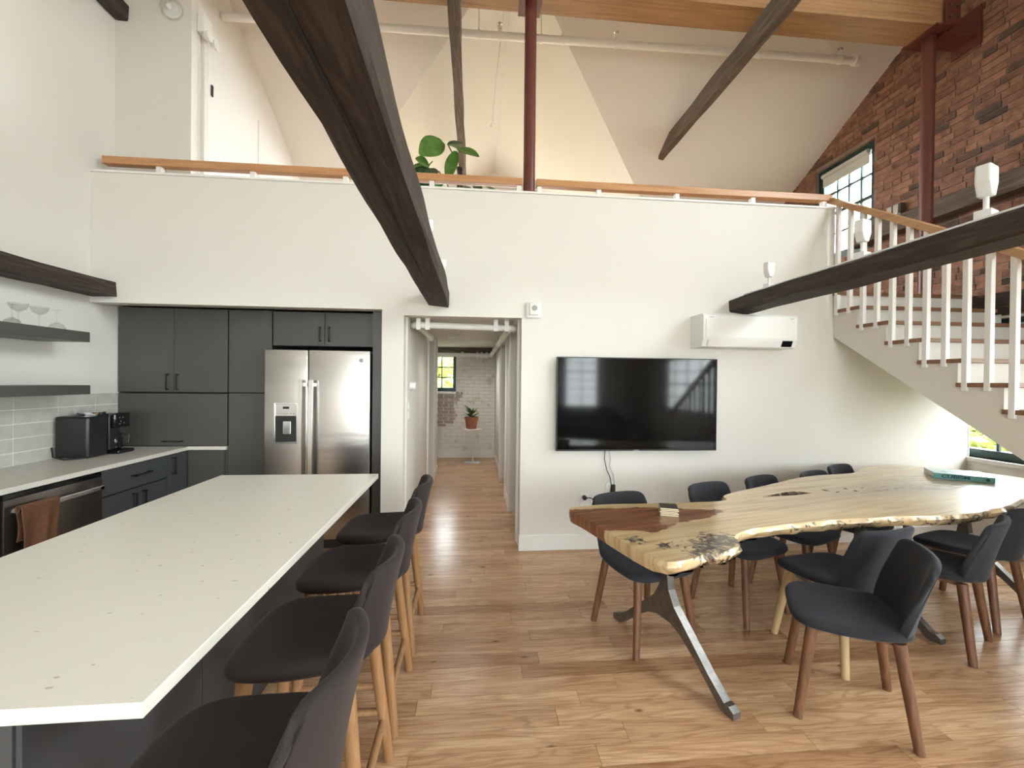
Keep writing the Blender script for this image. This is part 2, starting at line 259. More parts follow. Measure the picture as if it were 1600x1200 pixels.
# ------------------------------------------------------------------ mesh helpers
class MB:
    def __init__(s): s.bm = bmesh.new()
    def box(s, x0, x1, y0, y1, z0, z1, bev=0, seg=2):
        r = bmesh.ops.create_cube(s.bm, size=1); vs = r['verts']
        for v in vs: v.co = Vector(((x0+x1)/2+v.co.x*(x1-x0), (y0+y1)/2+v.co.y*(y1-y0), (z0+z1)/2+v.co.z*(z1-z0)))
        if bev:
            es = list({e for v in vs for e in v.link_edges}); bmesh.ops.bevel(s.bm, geom=es, offset=bev, segments=seg, affect='EDGES', profile=.6)
        return s
    def cyl(s, p0, p1, r0, r1=None, seg=14):
        p0, p1 = Vector(p0), Vector(p1); r1 = r0 if r1 is None else r1
        d = (p1-p0).normalized(); a = d.orthogonal().normalized(); b = d.cross(a)
        A = [s.bm.verts.new(p0+r0*(math.cos(k*6.28319/seg)*a+math.sin(k*6.28319/seg)*b)) for k in range(seg)]
        B = [s.bm.verts.new(p1+r1*(math.cos(k*6.28319/seg)*a+math.sin(k*6.28319/seg)*b)) for k in range(seg)]
        for k in range(seg): s.bm.faces.new((A[k], A[(k+1) % seg], B[(k+1) % seg], B[k]))
        s.bm.faces.new(A[::-1]); s.bm.faces.new(B); return s
    def tube(s, pts, r, seg=8):
        pts = [Vector(p) for p in pts]; rings = []; a = None
        for i, p in enumerate(pts):
            d = (pts[min(i+1, len(pts)-1)]-pts[max(i-1, 0)]).normalized()
            a = d.orthogonal().normalized() if a is None else (a-d*a.dot(d)).normalized()
            b = d.cross(a); rr = r[i] if isinstance(r, (list, tuple)) else r
            rings.append([s.bm.verts.new(p+rr*(math.cos(k*6.28319/seg)*a+math.sin(k*6.28319/seg)*b)) for k in range(seg)])
        for A, B in zip(rings, rings[1:]):
            for k in range(seg): s.bm.faces.new((A[k], A[(k+1) % seg], B[(k+1) % seg], B[k]))
        s.bm.faces.new(rings[0][::-1]); s.bm.faces.new(rings[-1]); return s
    def lathe(s, prof, c, seg=20, axis='Z'):
        c = Vector(c); rings = []
        for r, z in prof:
            ring = []
            for k in range(seg):
                a = k*6.28319/seg; v = Vector((r*math.cos(a), r*math.sin(a), z))
                if axis == 'Y': v = Vector((v.x, v.z, v.y))
                if axis == 'X': v = Vector((v.z, v.x, v.y))
                ring.append(s.bm.verts.new(c+v))
            rings.append(ring)
        for A, B in zip(rings, rings[1:]):
            for k in range(seg): s.bm.faces.new((A[k], A[(k+1) % seg], B[(k+1) % seg], B[k]))
        s.bm.faces.new(rings[0][::-1]); s.bm.faces.new(rings[-1]); return s
    def prism(s, pts, d):
        """3-D polygon (planar) swept by vector d"""
        d = Vector(d); A = [s.bm.verts.new(Vector(p)) for p in pts]; B = [s.bm.verts.new(Vector(p)+d) for p in pts]; n = len(pts)
        s.bm.faces.new(A); s.bm.faces.new(B[::-1])
        for k in range(n): s.bm.faces.new((A[k], B[k], B[(k+1) % n], A[(k+1) % n]))
        return s
    def plate(s, outline, holes, fn, d):
        """2-D outline with holes, mapped to 3-D by fn, swept by vector d"""
        d = Vector(d); loops = [outline]+holes
        tris = geometry.tessellate_polygon([[Vector((p[0], p[1], 0)) for p in lp] for lp in loops])
        fl = [p for lp in loops for p in lp]
        A = [s.bm.verts.new(Vector(fn(*p))) for p in fl]; B = [s.bm.verts.new(Vector(fn(*p))+d) for p in fl]
        for tr in tris:
            try: s.bm.faces.new([A[i] for i in tr]); s.bm.faces.new([B[i] for i in reversed(tr)])
            except ValueError: pass
        o = 0
        for lp in loops:
            n = len(lp)
            for k in range(n): s.bm.faces.new((A[o+k], B[o+k], B[o+(k+1) % n], A[o+(k+1) % n]))
            o += n
        return s
    def grid(s, nu, nv, fn, closed=False):
        V = [[s.bm.verts.new(Vector(fn(i/(nu-1), j/(nv-1)))) for i in range(nu)] for j in range(nv)]
        for j in range(nv-1):
            for i in range(nu-1): s.bm.faces.new((V[j][i], V[j][i+1], V[j+1][i+1], V[j+1][i]))
        return s
    def build(s, name, mat, parent=None, smooth=False, mods=None, auto=None):
        bmesh.ops.recalc_face_normals(s.bm, faces=s.bm.faces)
        if parent is not None:
            bmesh.ops.translate(s.bm, vec=-wloc(parent), verts=s.bm.verts)
        me = bpy.data.meshes.new(name); s.bm.to_mesh(me); s.bm.free()
        if smooth:
            for p in me.polygons: p.use_smooth = True
            if auto is not None: me.set_sharp_from_angle(angle=math.radians(auto))
        o = bpy.data.objects.new(name, me); COL.objects.link(o)
        if mat is not None: me.materials.append(M[mat] if isinstance(mat, str) else mat)
        if mods:
            for ty, kw in mods:
                md = o.modifiers.new(ty.lower(), ty)
                for k, v in kw.items(): setattr(md, k, v)
            dg = bpy.context.evaluated_depsgraph_get(); dg.update()
            me2 = bpy.data.meshes.new_from_object(o.evaluated_get(dg)); o.modifiers.clear(); o.data = me2; me2.name = name
            if smooth:
                for p in me2.polygons: p.use_smooth = True
        if parent is not None: o.parent = parent
        return o
def wloc(o):
    v = Vector(o.location)
    while o.parent is not None: o = o.parent; v = v+Vector(o.location)
    return v
def tag(o, label=None, cat=None, group=None, kind=None):
    if label: o['label'] = label
    if cat: o['category'] = cat
    if group: o['group'] = group
    if kind: o['kind'] = kind
    return o
def thing(name, label, cat, loc=(0, 0, 0), group=None):
    o = bpy.data.objects.new(name, None); COL.objects.link(o); o.location = loc; o.empty_display_size = .1
    return tag(o, label, cat, group)
def struct(o): return tag(o, kind='structure')
def copy_tree(o, parent=None):
    c = o.copy(); COL.objects.link(c); c.parent = parent
    for ch in o.children: copy_tree(ch, c)
    return c

# ------------------------------------------------------------------ floor
floor = struct(MB().box(XL, XR, YF, YB, -.12, -.004).build('floor', 'gap'))
pm = MB().box(-.5, .5, -.5, .5, -.5, .5); pmesh_o = pm.build('plank', 'plank'); pmesh = pmesh_o.data; bpy.data.objects.remove(pmesh_o)
planks = []
PW = .1015; y = YF; row = 0
while y < YB-.01:
    w = min(PW, YB-y); x = XL-rnd.uniform(0, 1.0)
    while x < XR:
        ln = rnd.choice((.45, .6, .75, .9, 1.05, 1.25, 1.4)); a, b = max(x, XL), min(x+ln, XR)
        if b-a > .02: planks.append((a, b, y, y+w))
        x += ln
    y += w
def vis(pl):
    a, b, c, d = pl; best = 0
    for k in range(6):
        q = proj((a+(b-a)*(k+.5)/6, (c+d)/2, 0))
        if q and 0 <= q[0] <= 1600 and 0 <= q[1] <= 1200:
            X = a+(b-a)*(k+.5)/6; Y = (c+d)/2
            if Y < 3.65 and X < -1.0: continue
            if Y > 3.7 and not (-.6 < X < .42): continue
            best += 1/q[2]**2
    return best*(b-a)
planks.sort(key=vis, reverse=True)
def planks_box(mb, pl): mb.box(pl[0]+.0006, pl[1]-.0006, pl[2]+.0006, pl[3]-.0006, -.004, 0)
for pl in planks[:295]:
    o = bpy.data.objects.new('plank', pmesh); COL.objects.link(o); o.parent = floor
    o.location = ((pl[0]+pl[1])/2, (pl[2]+pl[3])/2, -.006); o.scale = (pl[1]-pl[0]-.0018, pl[3]-pl[2]-.0022, .012)
verts, faces = [], []
def addbox(x0, x1, y0, y1, z0, z1):
    n = len(verts)
    verts.extend([(x0, y0, z0), (x1, y0, z0), (x1, y1, z0), (x0, y1, z0), (x0, y0, z1), (x1, y0, z1), (x1, y1, z1), (x0, y1, z1)])
    faces.extend([(n+3, n+2, n+1, n), (n+4, n+5, n+6, n+7), (n, n+1, n+5, n+4), (n+1, n+2, n+6, n+5), (n+2, n+3, n+7, n+6), (n+3, n, n+4, n+7)])
def frompy(name, mat, parent=None):
    global verts, faces
    me = bpy.data.meshes.new(name); me.from_pydata(verts, [], faces); me.update(); verts, faces = [], []
    o = bpy.data.objects.new(name, me); COL.objects.link(o); me.materials.append(M[mat]); o.parent = parent
    return o
for pl in planks[295:]: addbox(pl[0]+.0009, pl[1]-.0009, pl[2]+.0011, pl[3]-.0011, -.012, 0)
tag(frompy('floorboards', 'plank2', floor), kind='stuff')

# ------------------------------------------------------------------ walls
T = .12
# television wall with half wall of the loft above it
ol = [(XL, CEIL-.04), (-.778, CEIL-.04), (-.778, 0), (-.595, 0), (-.595, 2.035), (.415, 2.035), (.415, 0), (XR, 0), (XR, 2.13), (3.35, 2.13), (3.35, HW), (XL, HW)]
wb = struct(MB().plate(ol, [], lambda x, z: (x, D, z), (0, T, 0)).build('wall_back', 'wall'))
struct(MB().box(XL, 3.36, D-.012, D+T+.012, HW, HW+.018, .003).build('trim_1', 'trimw'))
bbm = 'trimw'
struct(MB().box(.405, 3.9, D-.016, D, 0, .135, .004).build('baseboard_back', bbm))
struct(MB().box(3.9, XR, D-.016, D, 0, .135, .004).build('baseboard_back_corner', bbm))
def roof_outline(y0, y1, z0):
    pts = [(y0, z0), (y1, z0), (y1, roofz(y1))]
    if y0 < YRIDGE < y1: pts.append((YRIDGE, roofz(YRIDGE)))
    return pts+[(y0, roofz(y0))]
wl = struct(MB().plate(roof_outline(YF, YB, 0), [], lambda y, z: (XL, y, z), (-.15, 0, 0)).build('wall_left', 'wall'))
rect = lambda a, b, c, d: [(a, c), (b, c), (b, d), (a, d)]
wr = struct(MB().plate(roof_outline(YF, YB, 0), [rect(*w) for w in RIGHT_WINS], lambda y, z: (XR, y, z), (.3, 0, 0)).build('wall_right', 'mortar'))
wf = struct(MB().plate(rect(XL, XR, 0, roofz(YF)), [rect(*w) for w in FRONT_WINS], lambda x, z: (x, YF, z), (0, -.18, 0)).build('wall_front', 'wall'))
AP = (.36, 3.90, roofz(3.90)); SL = .607
gz = lambda x: AP[2]-SL*abs(x-AP[0])
xa = AP[0]-(AP[2]-roofz(YB))/SL; xb = AP[0]+(AP[2]-roofz(YB))/SL
hout = [(XL, 0), (XR, 0), (XR, roofz(YB)), (xb, roofz(YB)), (AP[0], AP[2]), (XL, gz(XL))]
wfar = struct(MB().plate(hout, [rect(*HALL_WIN), rect(*GABLE_WIN)], lambda x, z: (x, YB, z), (0, .3, 0)).build('wall_far', 'pbrick'))
# plaster lining on the lower part of the right wall (painted), brick above
lin = MB().plate(rect(YF, D, 0, 2.12), [rect(w[0], min(w[1], D-.004), w[2], w[3]) for w in RIGHT_WINS if w[3] < 2.2], lambda y, z: (XR, y, z), (-.012, 0, 0)).build('plaster_lining', 'wall', wr)
# roof: main slopes, valleys and cross gable
def rp(x, y): return (x, y, roofz(y))
yl = AP[1]+(AP[0]-XL)*SL/.552
mb = MB()
mb.prism([rp(XL, YRIDGE), rp(AP[0], YRIDGE), AP, rp(XL, yl)], (0, 0, .12))
mb.prism([rp(AP[0], YRIDGE), rp(XR, YRIDGE), rp(XR, YB), (xb, YB, roofz(YB)), AP], (0, 0, .12))
struct(mb.build('ceiling', 'ceil'))
mb = MB(); mb.prism([AP, (AP[0], YB, AP[2]), (XL, YB, gz(XL)), (XL, yl, gz(XL))], (0, 0, .12)); mb.prism([AP, (xb, YB, gz(xb)), (AP[0], YB, AP[2])], (0, 0, .12))
struct(mb.build('ceiling_cross_gable', 'ceil'))
struct(MB().prism([rp(XL, YF), rp(XR, YF), rp(XR, YRIDGE), rp(XL, YRIDGE)], (0, 0, .12)).build('ceiling_front_slope', 'ceil'))
# loft floor / lower ceiling
struct(MB().box(XL, XR, D+T, YB, CEIL, LOFT-.02).build('ceiling_lower', 'ceil'))
struct(MB().box(XL, XR, D+T, YB, LOFT-.02, LOFT).build('floor_loft', 'plank2'))
struct(MB().box(3.35, XR, D-.02, D+T, 2.13, LOFT-.03).build('trim_2', 'trimw'))
struct(MB().box(3.335, XR, D-.06, D+T, LOFT-.032, LOFT, .004).build('trim_3', 'tread'))
# loft closet
XC = -2.45; YC = 3.92
struct(MB().plate([(XL, LOFT), (XC, LOFT), (XC, roofz(YC)), (XL, roofz(YC))], [], lambda x, z: (x, YC, z), (0, .1, 0)).build('wall_closet_front', 'wall'))
yq = AP[1]+(AP[0]-XC)*SL/.552
struct(MB().plate([(YC+.1, LOFT), (YB, LOFT), (YB, gz(XC)), (yq, gz(XC)), (YC+.1, roofz(YC+.1))], [], lambda y, z: (XC, y, z), (-.1, 0, 0)).build('wall_closet_side', 'trimw'))
dl = lambda y: 4.37-.3-.0+(.30) - .36*(y-4.1)*1.0
def door_panel(nm, y0, y1):
    zt = lambda y: 4.385
    d = struct(MB().prism([(XC, y0, LOFT+.02), (XC, y1, LOFT+.02), (XC, y1, zt(y1)), (XC, y0, zt(y0))], (.018, 0, 0)).build(nm, 'trimw'))
    return d
d1 = door_panel('door_1', 4.12, 5.02); d2 = door_panel('door_2', 5.04, 5.94)
for zz in (4.08, 3.0): MB().box(XC+.018, XC+.03, 4.16, 4.185, zz, zz+.10, .003).build('handle', 'black', d1)
struct(MB().box(XC, XC+.03, 4.05, 4.10, LOFT, 4.62, .004).build('trim_4', 'wall'))
# hall under the loft
for nm, seg in (('wall_hall_left', [(D+T, 5.5), (6.32, 7.0)]),):
    mb = MB()
    for a, b in seg: mb.box(-.70, -.58, a, b, 0, CEIL)
    struct(mb.build(nm, 'wall'))
mb = MB()
for a, b in ((D+T, 3.95), (4.79, 5.42), (6.43, YB)): mb.box(.42, .54, a, b, 0, CEIL)
mb.box(.42, .54, 3.95, 4.79, 2.03, CEIL); mb.box(.42, .54, 5.42, 6.43, 2.03, CEIL); mb.box(-.70, -.58, 5.5, 6.32, 2.03, CEIL)
struct(mb.build('wall_hall_right', 'wall'))
mb = MB(); mb.box(1.5, 1.6, D+T, YB, 0, CEIL); mb.box(.54, 1.5, 5.85, 5.95, 0, CEIL); struct(mb.build('wall_side_rooms', 'wall'))
mb = MB(); mb.box(-.60, -.585, D+T, 5.5, 0, .11); mb.box(-.58, -.568, D+T, 5.5, 0, .11, .003); mb.box(-.58, -.568, 6.32, 7.0, 0, .11, .003); struct(mb.build('baseboard_hall_left', bbm))
mb = MB(); mb.box(.408, .42, D+T, 3.94, 0, .11, .003); mb.box(.408, .42, 4.85, 5.36, 0, .11, .003); mb.box(.408, .42, 6.5, YB, 0, .11, .003); struct(mb.build('baseboard_hall_right', bbm))
struct(MB().box(-2.2, .42, YB-.016, YB, 0, .14, .004).build('baseboard_far', bbm))
# door casings in the hall
n = 4
for (x0, x1, a, b) in ((.385, .42, 3.95, 4.79), (.385, .42, 5.42, 6.43)):
    n += 1; mb = MB(); mb.box(.40, .42, a-.06, a, 0, 2.09, .003); mb.box(.40, .42, b, b+.06, 0, 2.09, .003); mb.box(.40, .42, a, b, 2.03, 2.09, .003); struct(mb.build('trim_%d' % n, 'trimw'))
n += 1; mb = MB(); mb.box(-.58, -.56, 5.44, 5.5, 0, 2.09, .003); mb.box(-.58, -.56, 6.32, 6.38, 0, 2.09, .003); struct(mb.build('trim_%d' % n, 'trimw'))
dr = struct(MB().box(.47, .51, 5.43, 6.42, .01, 2.02, .003).build('door_3', 'trimw'))
MB().cyl((.47, 5.5, .98), (.43, 5.5, .98), .012).cyl((.43, 5.5, .98), (.41, 5.5, .98), .028).build('knob', 'chrome', dr)
# kitchen recess back and side
struct(MB().box(XL, -.70, 4.62, 4.70, 0, CEIL).build('wall_recess_back', 'wall'))
struct(MB().box(-.778, -.70, D+T, 4.62, 0, CEIL).build('wall_recess_side', 'wall'))

# ------------------------------------------------------------------ brick wall on the right
bm_o = MB().box(0, 1, -.5, .5, -.5, .5).build('brick', 'brick'); bmesh_ = bm_o.data; bpy.data.objects.remove(bm_o)
CH = .068; bricks = []
def inwin(y0, y1, z0, z1):
    for a, b, c, d in RIGHT_WINS:
        if y1 > a and y0 < b and z1 > c and z0 < d: return (a, b)
    return None
k = 0; z = 2.13
while z < 7.1:
    yy = YF-rnd.uniform(0, .2); hdr = (k % 6 == 0)
    while yy < YB:
        ln = .105 if hdr else .212; ln *= rnd.uniform(.94, 1.06); a, b = max(yy, YF), min(yy+ln-.012, YB)
        yy += ln
        zt = z+CH-.012
        if z < LOFT and a > D: continue
        w = inwin(a, b, z, zt)
        if w:
            if a < w[0]-.04: b = w[0]
            elif b > w[1]+.04: a = w[1]
            else: continue
        if z > max(roofz(a), roofz(b)) or b-a < .02: continue
        bricks.append((a, b, z, zt, rnd.uniform(.004, .011)))
    k += 1; z += CH
def bvis(q):
    p = proj((XR, (q[0]+q[1])/2, (q[2]+q[3])/2))
    if not p or not (-5 < p[0] < 1605 and -5 < p[1] < 1205) or q[0] < 2.9: return 0
    if q[2] < 3.2 and q[1] > 3.69 and q[0] > 4.9: return 0
    a, b = proj((XR, q[0], q[2])), proj((XR, q[1], q[2])); return abs(a[0]-b[0])*(60/p[2])
bricks.sort(key=bvis, reverse=True)
for q in bricks[:298]:
    o = bpy.data.objects.new('brick', bmesh_); COL.objects.link(o); o.parent = wr
    o.location = (XR-q[4], (q[0]+q[1])/2, (q[2]+q[3])/2); o.scale = (q[4]+.02, q[1]-q[0], q[3]-q[2]); o.rotation_euler = (rnd.uniform(-.012, .012), 0, rnd.uniform(-.012, .012))
for q in bricks[298:]: addbox(XR-q[4], XR+.01, q[0], q[1], q[2], q[3])
tag(frompy('brickwork', 'brick2', wr), kind='stuff')
# exposed brick patch below the hall window
k = 0
for zi in range(11):
    z0 = .60+zi*.062; x = -1.3-(.1 if zi % 2 else 0)
    xe = {0: -.52, 1: -.38, 2: -.34, 3: -.30, 4: -.33, 5: -.31, 6: -.36, 7: -.30, 8: -.22, 9: -.20, 10: -.2}[zi]
    while x < xe:
        b = min(x+.2, xe+rnd.uniform(-.02, .02))
        if b-x > .04:
            o = bpy.data.objects.new('brick', bmesh_); COL.objects.link(o); o.parent = wfar
            o.data = bmesh_; o.location = ((x+b)/2, YB-.012, z0+.027); o.rotation_euler = (0, 0, math.radians(90)); o.scale = (.02, b-x-.01, .052)
            k += 1
        x += .21
pmx = bmesh_.copy(); pmx.materials.clear(); pmx.materials.append(M['brickp'])
for o in wfar.children: o.data = pmx

# ------------------------------------------------------------------ windows
wn_ = 0
def window(axis, c, a, b, z0, z1, depth, cols, rows, sgn, sill=True, shade=False, fw=.055):
    """sash window set in an opening; axis 'X' lies in a plane x=c running along y, axis 'Y' in a plane y=c running along x; sgn = outward"""
    global wn_; wn_ += 1
    P = (lambda u, v, w: (c+sgn*w, u, v)) if axis == 'X' else (lambda u, v, w: (u, c+sgn*w, v))
    def bx(mb, u0, u1, v0, v1, w0, w1, bev=0):
        p, q = P(u0, v0, w0), P(u1, v1, w1)
        mb.box(min(p[0], q[0]), max(p[0], q[0]), min(p[1], q[1]), max(p[1], q[1]), min(p[2], q[2]), max(p[2], q[2]), bev)
    root = bpy.data.objects.new('window_%d' % wn_, None); COL.objects.link(root); root.location = P((a+b)/2, z0, depth); struct(root)
    mb = MB(); bx(mb, a, a+fw, z0, z1, depth-.05, depth+.06); bx(mb, b-fw, b, z0, z1, depth-.05, depth+.06); bx(mb, a+fw, b-fw, z1-fw, z1, depth-.05, depth+.06); bx(mb, a+fw, b-fw, z0, z0+fw*1.25, depth-.05, depth+.06)
    mb.build('window_frame', 'green', root)
    A, B, Z0, Z1 = a+fw, b-fw, z0+fw*1.25, z1-fw
    for i in range(1, cols):
        u = A+(B-A)*i/cols; mb = MB(); bx(mb, u-.011, u+.011, Z0, Z1, depth-.012, depth+.012); mb.build('muntin', 'green', root)
    for j in range(1, rows):
        v = Z0+(Z1-Z0)*j/rows; h = .011 if j*2 != rows else .02; mb = MB(); bx(mb, A, B, v-h, v+h, depth-.014, depth+.014); mb.build('muntin', 'green', root)
    for i in range(cols):
        for j in range(rows):
            u0, u1 = A+(B-A)*i/cols, A+(B-A)*(i+1)/cols; v0, v1 = Z0+(Z1-Z0)*j/rows, Z0+(Z1-Z0)*(j+1)/rows
            mb = MB(); bx(mb, u0+.004, u1-.004, v0+.004, v1-.004, depth-.001, depth+.001); mb.build('pane', 'pane', root)
    if sill: mb = MB(); bx(mb, a, b, z0-.04, z0, -.03, depth-.05, .003); mb.build('window_sill', 'trimw', root)
    if shade:
        mb = MB(); bx(mb, A+.01, B-.01, Z1-shade, Z1, depth-.075, depth-.068); o = mb.build('roller_shade', 'blind', root)
        p, q = P(A+.01, Z1-.02, depth-.085), P(B-.01, Z1-.02, depth-.085); MB().cyl(p, q, .028).build('shade_roll', 'blind', root)
    return root
for i, w in enumerate(RIGHT_WINS):
    window('X', XR, *w, 0.10 if i == 1 else .12, 4, 4, 1, sill=(i != 1), shade=(.17 if i == 1 else .62 if i == 0 else False), fw=.085 if i == 1 else .06)  # long shade on the lower stair window is added to block sky
for w in FRONT_WINS: window('Y', YF, *w, .1, 2, 8, -1)  # unseen leftmost front window is added to brighten the kitchen side
window('Y', YB, *HALL_WIN, .12, 4, 3, 1, fw=.06)
window('Y', YB, *GABLE_WIN, .12, 4, 4, 1)

# ------------------------------------------------------------------ timbers and steel
def beam(name, label, x0, x1, y0, y1, z0, z1, mat='beam', seed=1, slope=None, jit=.008):
    rg = random.Random(seed); ns = max(6, int((y1-y0)/.1)); ch = .012
    base = [(x0+ch, z0), (x1-ch, z0), (x1, z0+ch), (x1, z1-ch), (x1-ch, z1), (x0+ch, z1), (x0, z1-ch), (x0, z0+ch)]
    off = [[rg.uniform(-jit, jit) for _ in range(2)] for _ in base]
    mb = MB(); rings = []
    for i in range(ns+1):
        yv = y0+(y1-y0)*i/ns; ring = []
        for k, (x, z) in enumerate(base):
            n1 = noise.noise(Vector((k*3.1+seed, yv*1.6, seed*2.3))); n2 = noise.noise(Vector((k*1.7+9+seed, yv*2.2, seed)))
            yk = yv
            if slope and i == ns: yk = slope(z)
            if slope and i < ns: yk = min(yv, slope(z)-.02)
            ring.append(mb.bm.verts.new((x+off[k][0]+n1*jit*2, yk, z+off[k][1]+n2*jit*2)))
        rings.append(ring)
    for A, B in zip(rings, rings[1:]):
        for k in range(8): mb.bm.faces.new((A[k], A[(k+1) % 8], B[(k+1) % 8], B[k]))
    mb.bm.faces.new(rings[0]); mb.bm.faces.new(rings[-1][::-1])
    return tag(mb.build(name, mat), label, 'beam')
bb_ = beam('tie_beam', 'dark old timber tie beam running overhead towards the wall above the hall opening', -.394, -.213, YF, D+.01, 2.119, 2.243, seed=1)
MB().tube([(-.325+.012*noise.noise(Vector((0, k*.35, 3)))+.010*k/14, .3+k*.17, 2.1165+.004*noise.noise(Vector((5, k*.3, 1)))) for k in range(15)], [.001]+[.0045]*12+[.003, .001], 6).build('crack', 'gap', bb_)
beam('tie_beam', 'dark old timber beam ending above the wall air conditioner', 2.315, 2.508, YF, D+.01, 2.124, 2.253, seed=2)
beam('tie_beam', 'dark old timber beam lying against the left wall above the shelves', XL+.004, -2.864, YF, D+.01, 2.124, 2.249, seed=3)
ceilY = lambda z: 4.27+(5.348-z)/.552+.02
beam('collar_beam', 'weathered timber beam entering the sloped ceiling above the television wall', 2.507, 2.60, -2, 5.7, 4.569, 4.76, 'beamg', 4, slope=ceilY)
beam('collar_beam', 'thin weathered timber rising behind the rubber plant in the loft', -.245, -.145, -2, YB+.02, 4.57, 4.75, 'beamg', 5)
beam('collar_beam', 'short dark beam end in the upper left corner by the closet wall', XL+.004, -2.955, -2, YC+.01, 4.51, 4.645, 'beam', 6)
beam('wall_timber', 'long dark timber set along the brick wall behind the stair rail', XR-.16, XR-.01, .2, 4.9, 3.17, 3.36, 'beamg', 8)
beam('lintel_beam', 'dark timber lintel above the lower stair window', XR-.10, XR-.01, 2.1, 3.68, 2.13, 2.32, 'beam', 9)
o = beam('loft_post', 'dark slanting timber brace beside the rubber plant in the loft', -.275, -.19, 6.2, 6.28, 2.35, 4.57, 'beam', 10)
# steel posts and the laminated beam
def post(x, y, z0, z1, label):
    t = thing('steel_post', label, 'post', (x, y, z0), 'red steel posts')
    MB().cyl((x, y, z0), (x, y, z1), .052, seg=28).build('pipe', 'redsteel', t, True, auto=40)
    MB().box(x-.10, x+.10, y-.16, y+.16, z1, z1+.016, .002).build('cap_plate', 'redsteel', t)
    MB().box(x-.06, x+.06, y-.065, y+.065, z0, z0+.012, .002).build('base_plate', 'redsteel', t)
    return t
YG = D+.065
GZ = 4.86
p1 = post(.475, YG, HW+.018, GZ-.016, 'red steel post standing on the half wall in the middle of the loft rail')
p2 = post(4.36, YG, LOFT, GZ-.016, 'red steel post beside the brick wall at the top of the stairs')
for i, xx in enumerate((4.26, 4.46)):
    pl = MB().box(4.34, 4.50, YG-.16+i*.30, YG-.148+i*.30, GZ-.01, GZ+.22, .002).build('side_plate', 'redsteel', p2)
    for bx_, bz in ((4.38, .06), (4.46, .06), (4.38, .16), (4.46, .16)):
        MB().cyl((bx_, YG-.16+i*.30, GZ+bz), (bx_, YG-.18+i*.34, GZ+bz), .013, seg=8).build('bolt', 'iron', pl)
MB().box(4.42, XR-.002, YG-.10, YG+.10, GZ-.04, GZ-.02, .002).build('wall_bracket', 'redsteel', p2)
MB().box(XR-.025, XR-.008, YG-.13, YG+.13, GZ-.12, GZ+.25, .002).build('wall_plate', 'redsteel', p2)
gl = thing('laminated_beam', 'honey coloured laminated timber beam across the top of the room', 'beam', (XL, YG, GZ))
for i in range(11): MB().box(XL+.01, 4.40, YG-.135+rnd.uniform(-.001, .001), YG+.135+rnd.uniform(-.001, .001), GZ+i*.038, GZ+i*.038+.0374, .0012, 1).build('lamination', 'glulam', gl)
# sprinkler pipe in the loft
sp_ = thing('sprinkler_pipe', 'white sprinkler pipe crossing below the sloped loft ceiling', 'pipe', (1, 4.35, 5))
zp = lambda x: 4.965+.0135*(x+2.5)
MB().cyl((-2.44, 4.35, zp(-2.44)), (4.17, 4.35, zp(4.17)), .036, seg=16).build('pipe_run', 'pipew', sp_, True, auto=40)
MB().cyl((4.14, 4.35, zp(4.14)), (4.21, 4.35, zp(4.21)), .05, seg=16).build('end_cap', 'pipew', sp_, True, auto=40)
for x in (.23, 1.45, 3.98):
    h = MB(); h.cyl((x, 4.35, zp(x)+.03), (x, 4.35, zp(x)+.075), .014, seg=8); h.lathe([(.004, 0), (.022, .004), (.024, .02), (.006, .05)], (x, 4.35, zp(x)+.07), 10)
    hd = h.build('sprinkler_head', 'pipew', sp_, True, auto=30)
    MB().lathe([(.002, .112), (.024, .118), (.024, .124), (.002, .13)], (x, 4.35, zp(x)), 10).build('deflector', 'steelh', hd)
    MB().cyl((x-.012, 4.35, zp(x)), (x+.012, 4.35, zp(x)), .044, seg=14).build('tee', 'pipew', hd)
for x in (.02, .66, .88, 3.05):
    top = min(roofz(4.35), gz(x) if abs(x-AP[0]) < 8 and 4.35 > AP[1]+abs(x-AP[0])*SL/.552 else 99)
    hg = MB().cyl((x, 4.35, zp(x)+.03), (x, 4.35, top), .005, seg=6).build('hanger_rod', 'pipew', sp_)
    MB().lathe([(.037, -.012), (.043, -.012), (.043, .012), (.037, .012)], (x, 4.35, zp(x)), 16, 'X').build('hanger_ring', 'pipew', hg)
# pull cord in front of the gable
pc = thing('pull_cord', 'thin white cord with a ball end hanging in the loft gable', 'cord', (.0, 4.6, 4.1))
MB().tube([(.29, 4.6, 5.5), (.21, 4.6, 4.7), (.175, 4.6, 4.25)], .004, 6).build('cord', 'pipew', pc)
MB().lathe([(.001, -.018), (.012, -.012), (.017, 0), (.012, .012), (.001, .018)], (.174, 4.6, 4.24), 10).build('ball', 'pipew', pc, True)
MB().lathe([(.001, -.01), (.009, 0), (.001, .01)], (.187, 4.6, 4.42), 8).build('bead', 'pipew', pc, True)

# ------------------------------------------------------------------ loft rail
YR_ = D+.06
lr = thing('loft_handrail', 'stained wooden handrail on white blocks along the top of the half wall', 'handrail', (0, YR_, HW+.018))
for a, b in ((-3.0, .415), (.535, 3.345)):
    MB().box(a, b, YR_-.035, YR_+.035, 3.207, 3.268, .006).build('rail', 'rail', lr)
for x in (-2.58, -1.85, -1.10, -.376, .385, .565, 1.104, 1.836, 2.568, 3.28):
    MB().box(x-.02, x+.02, YR_-.022, YR_+.022, HW+.018, 3.207, .002).build('support_block', 'trimw', lr)

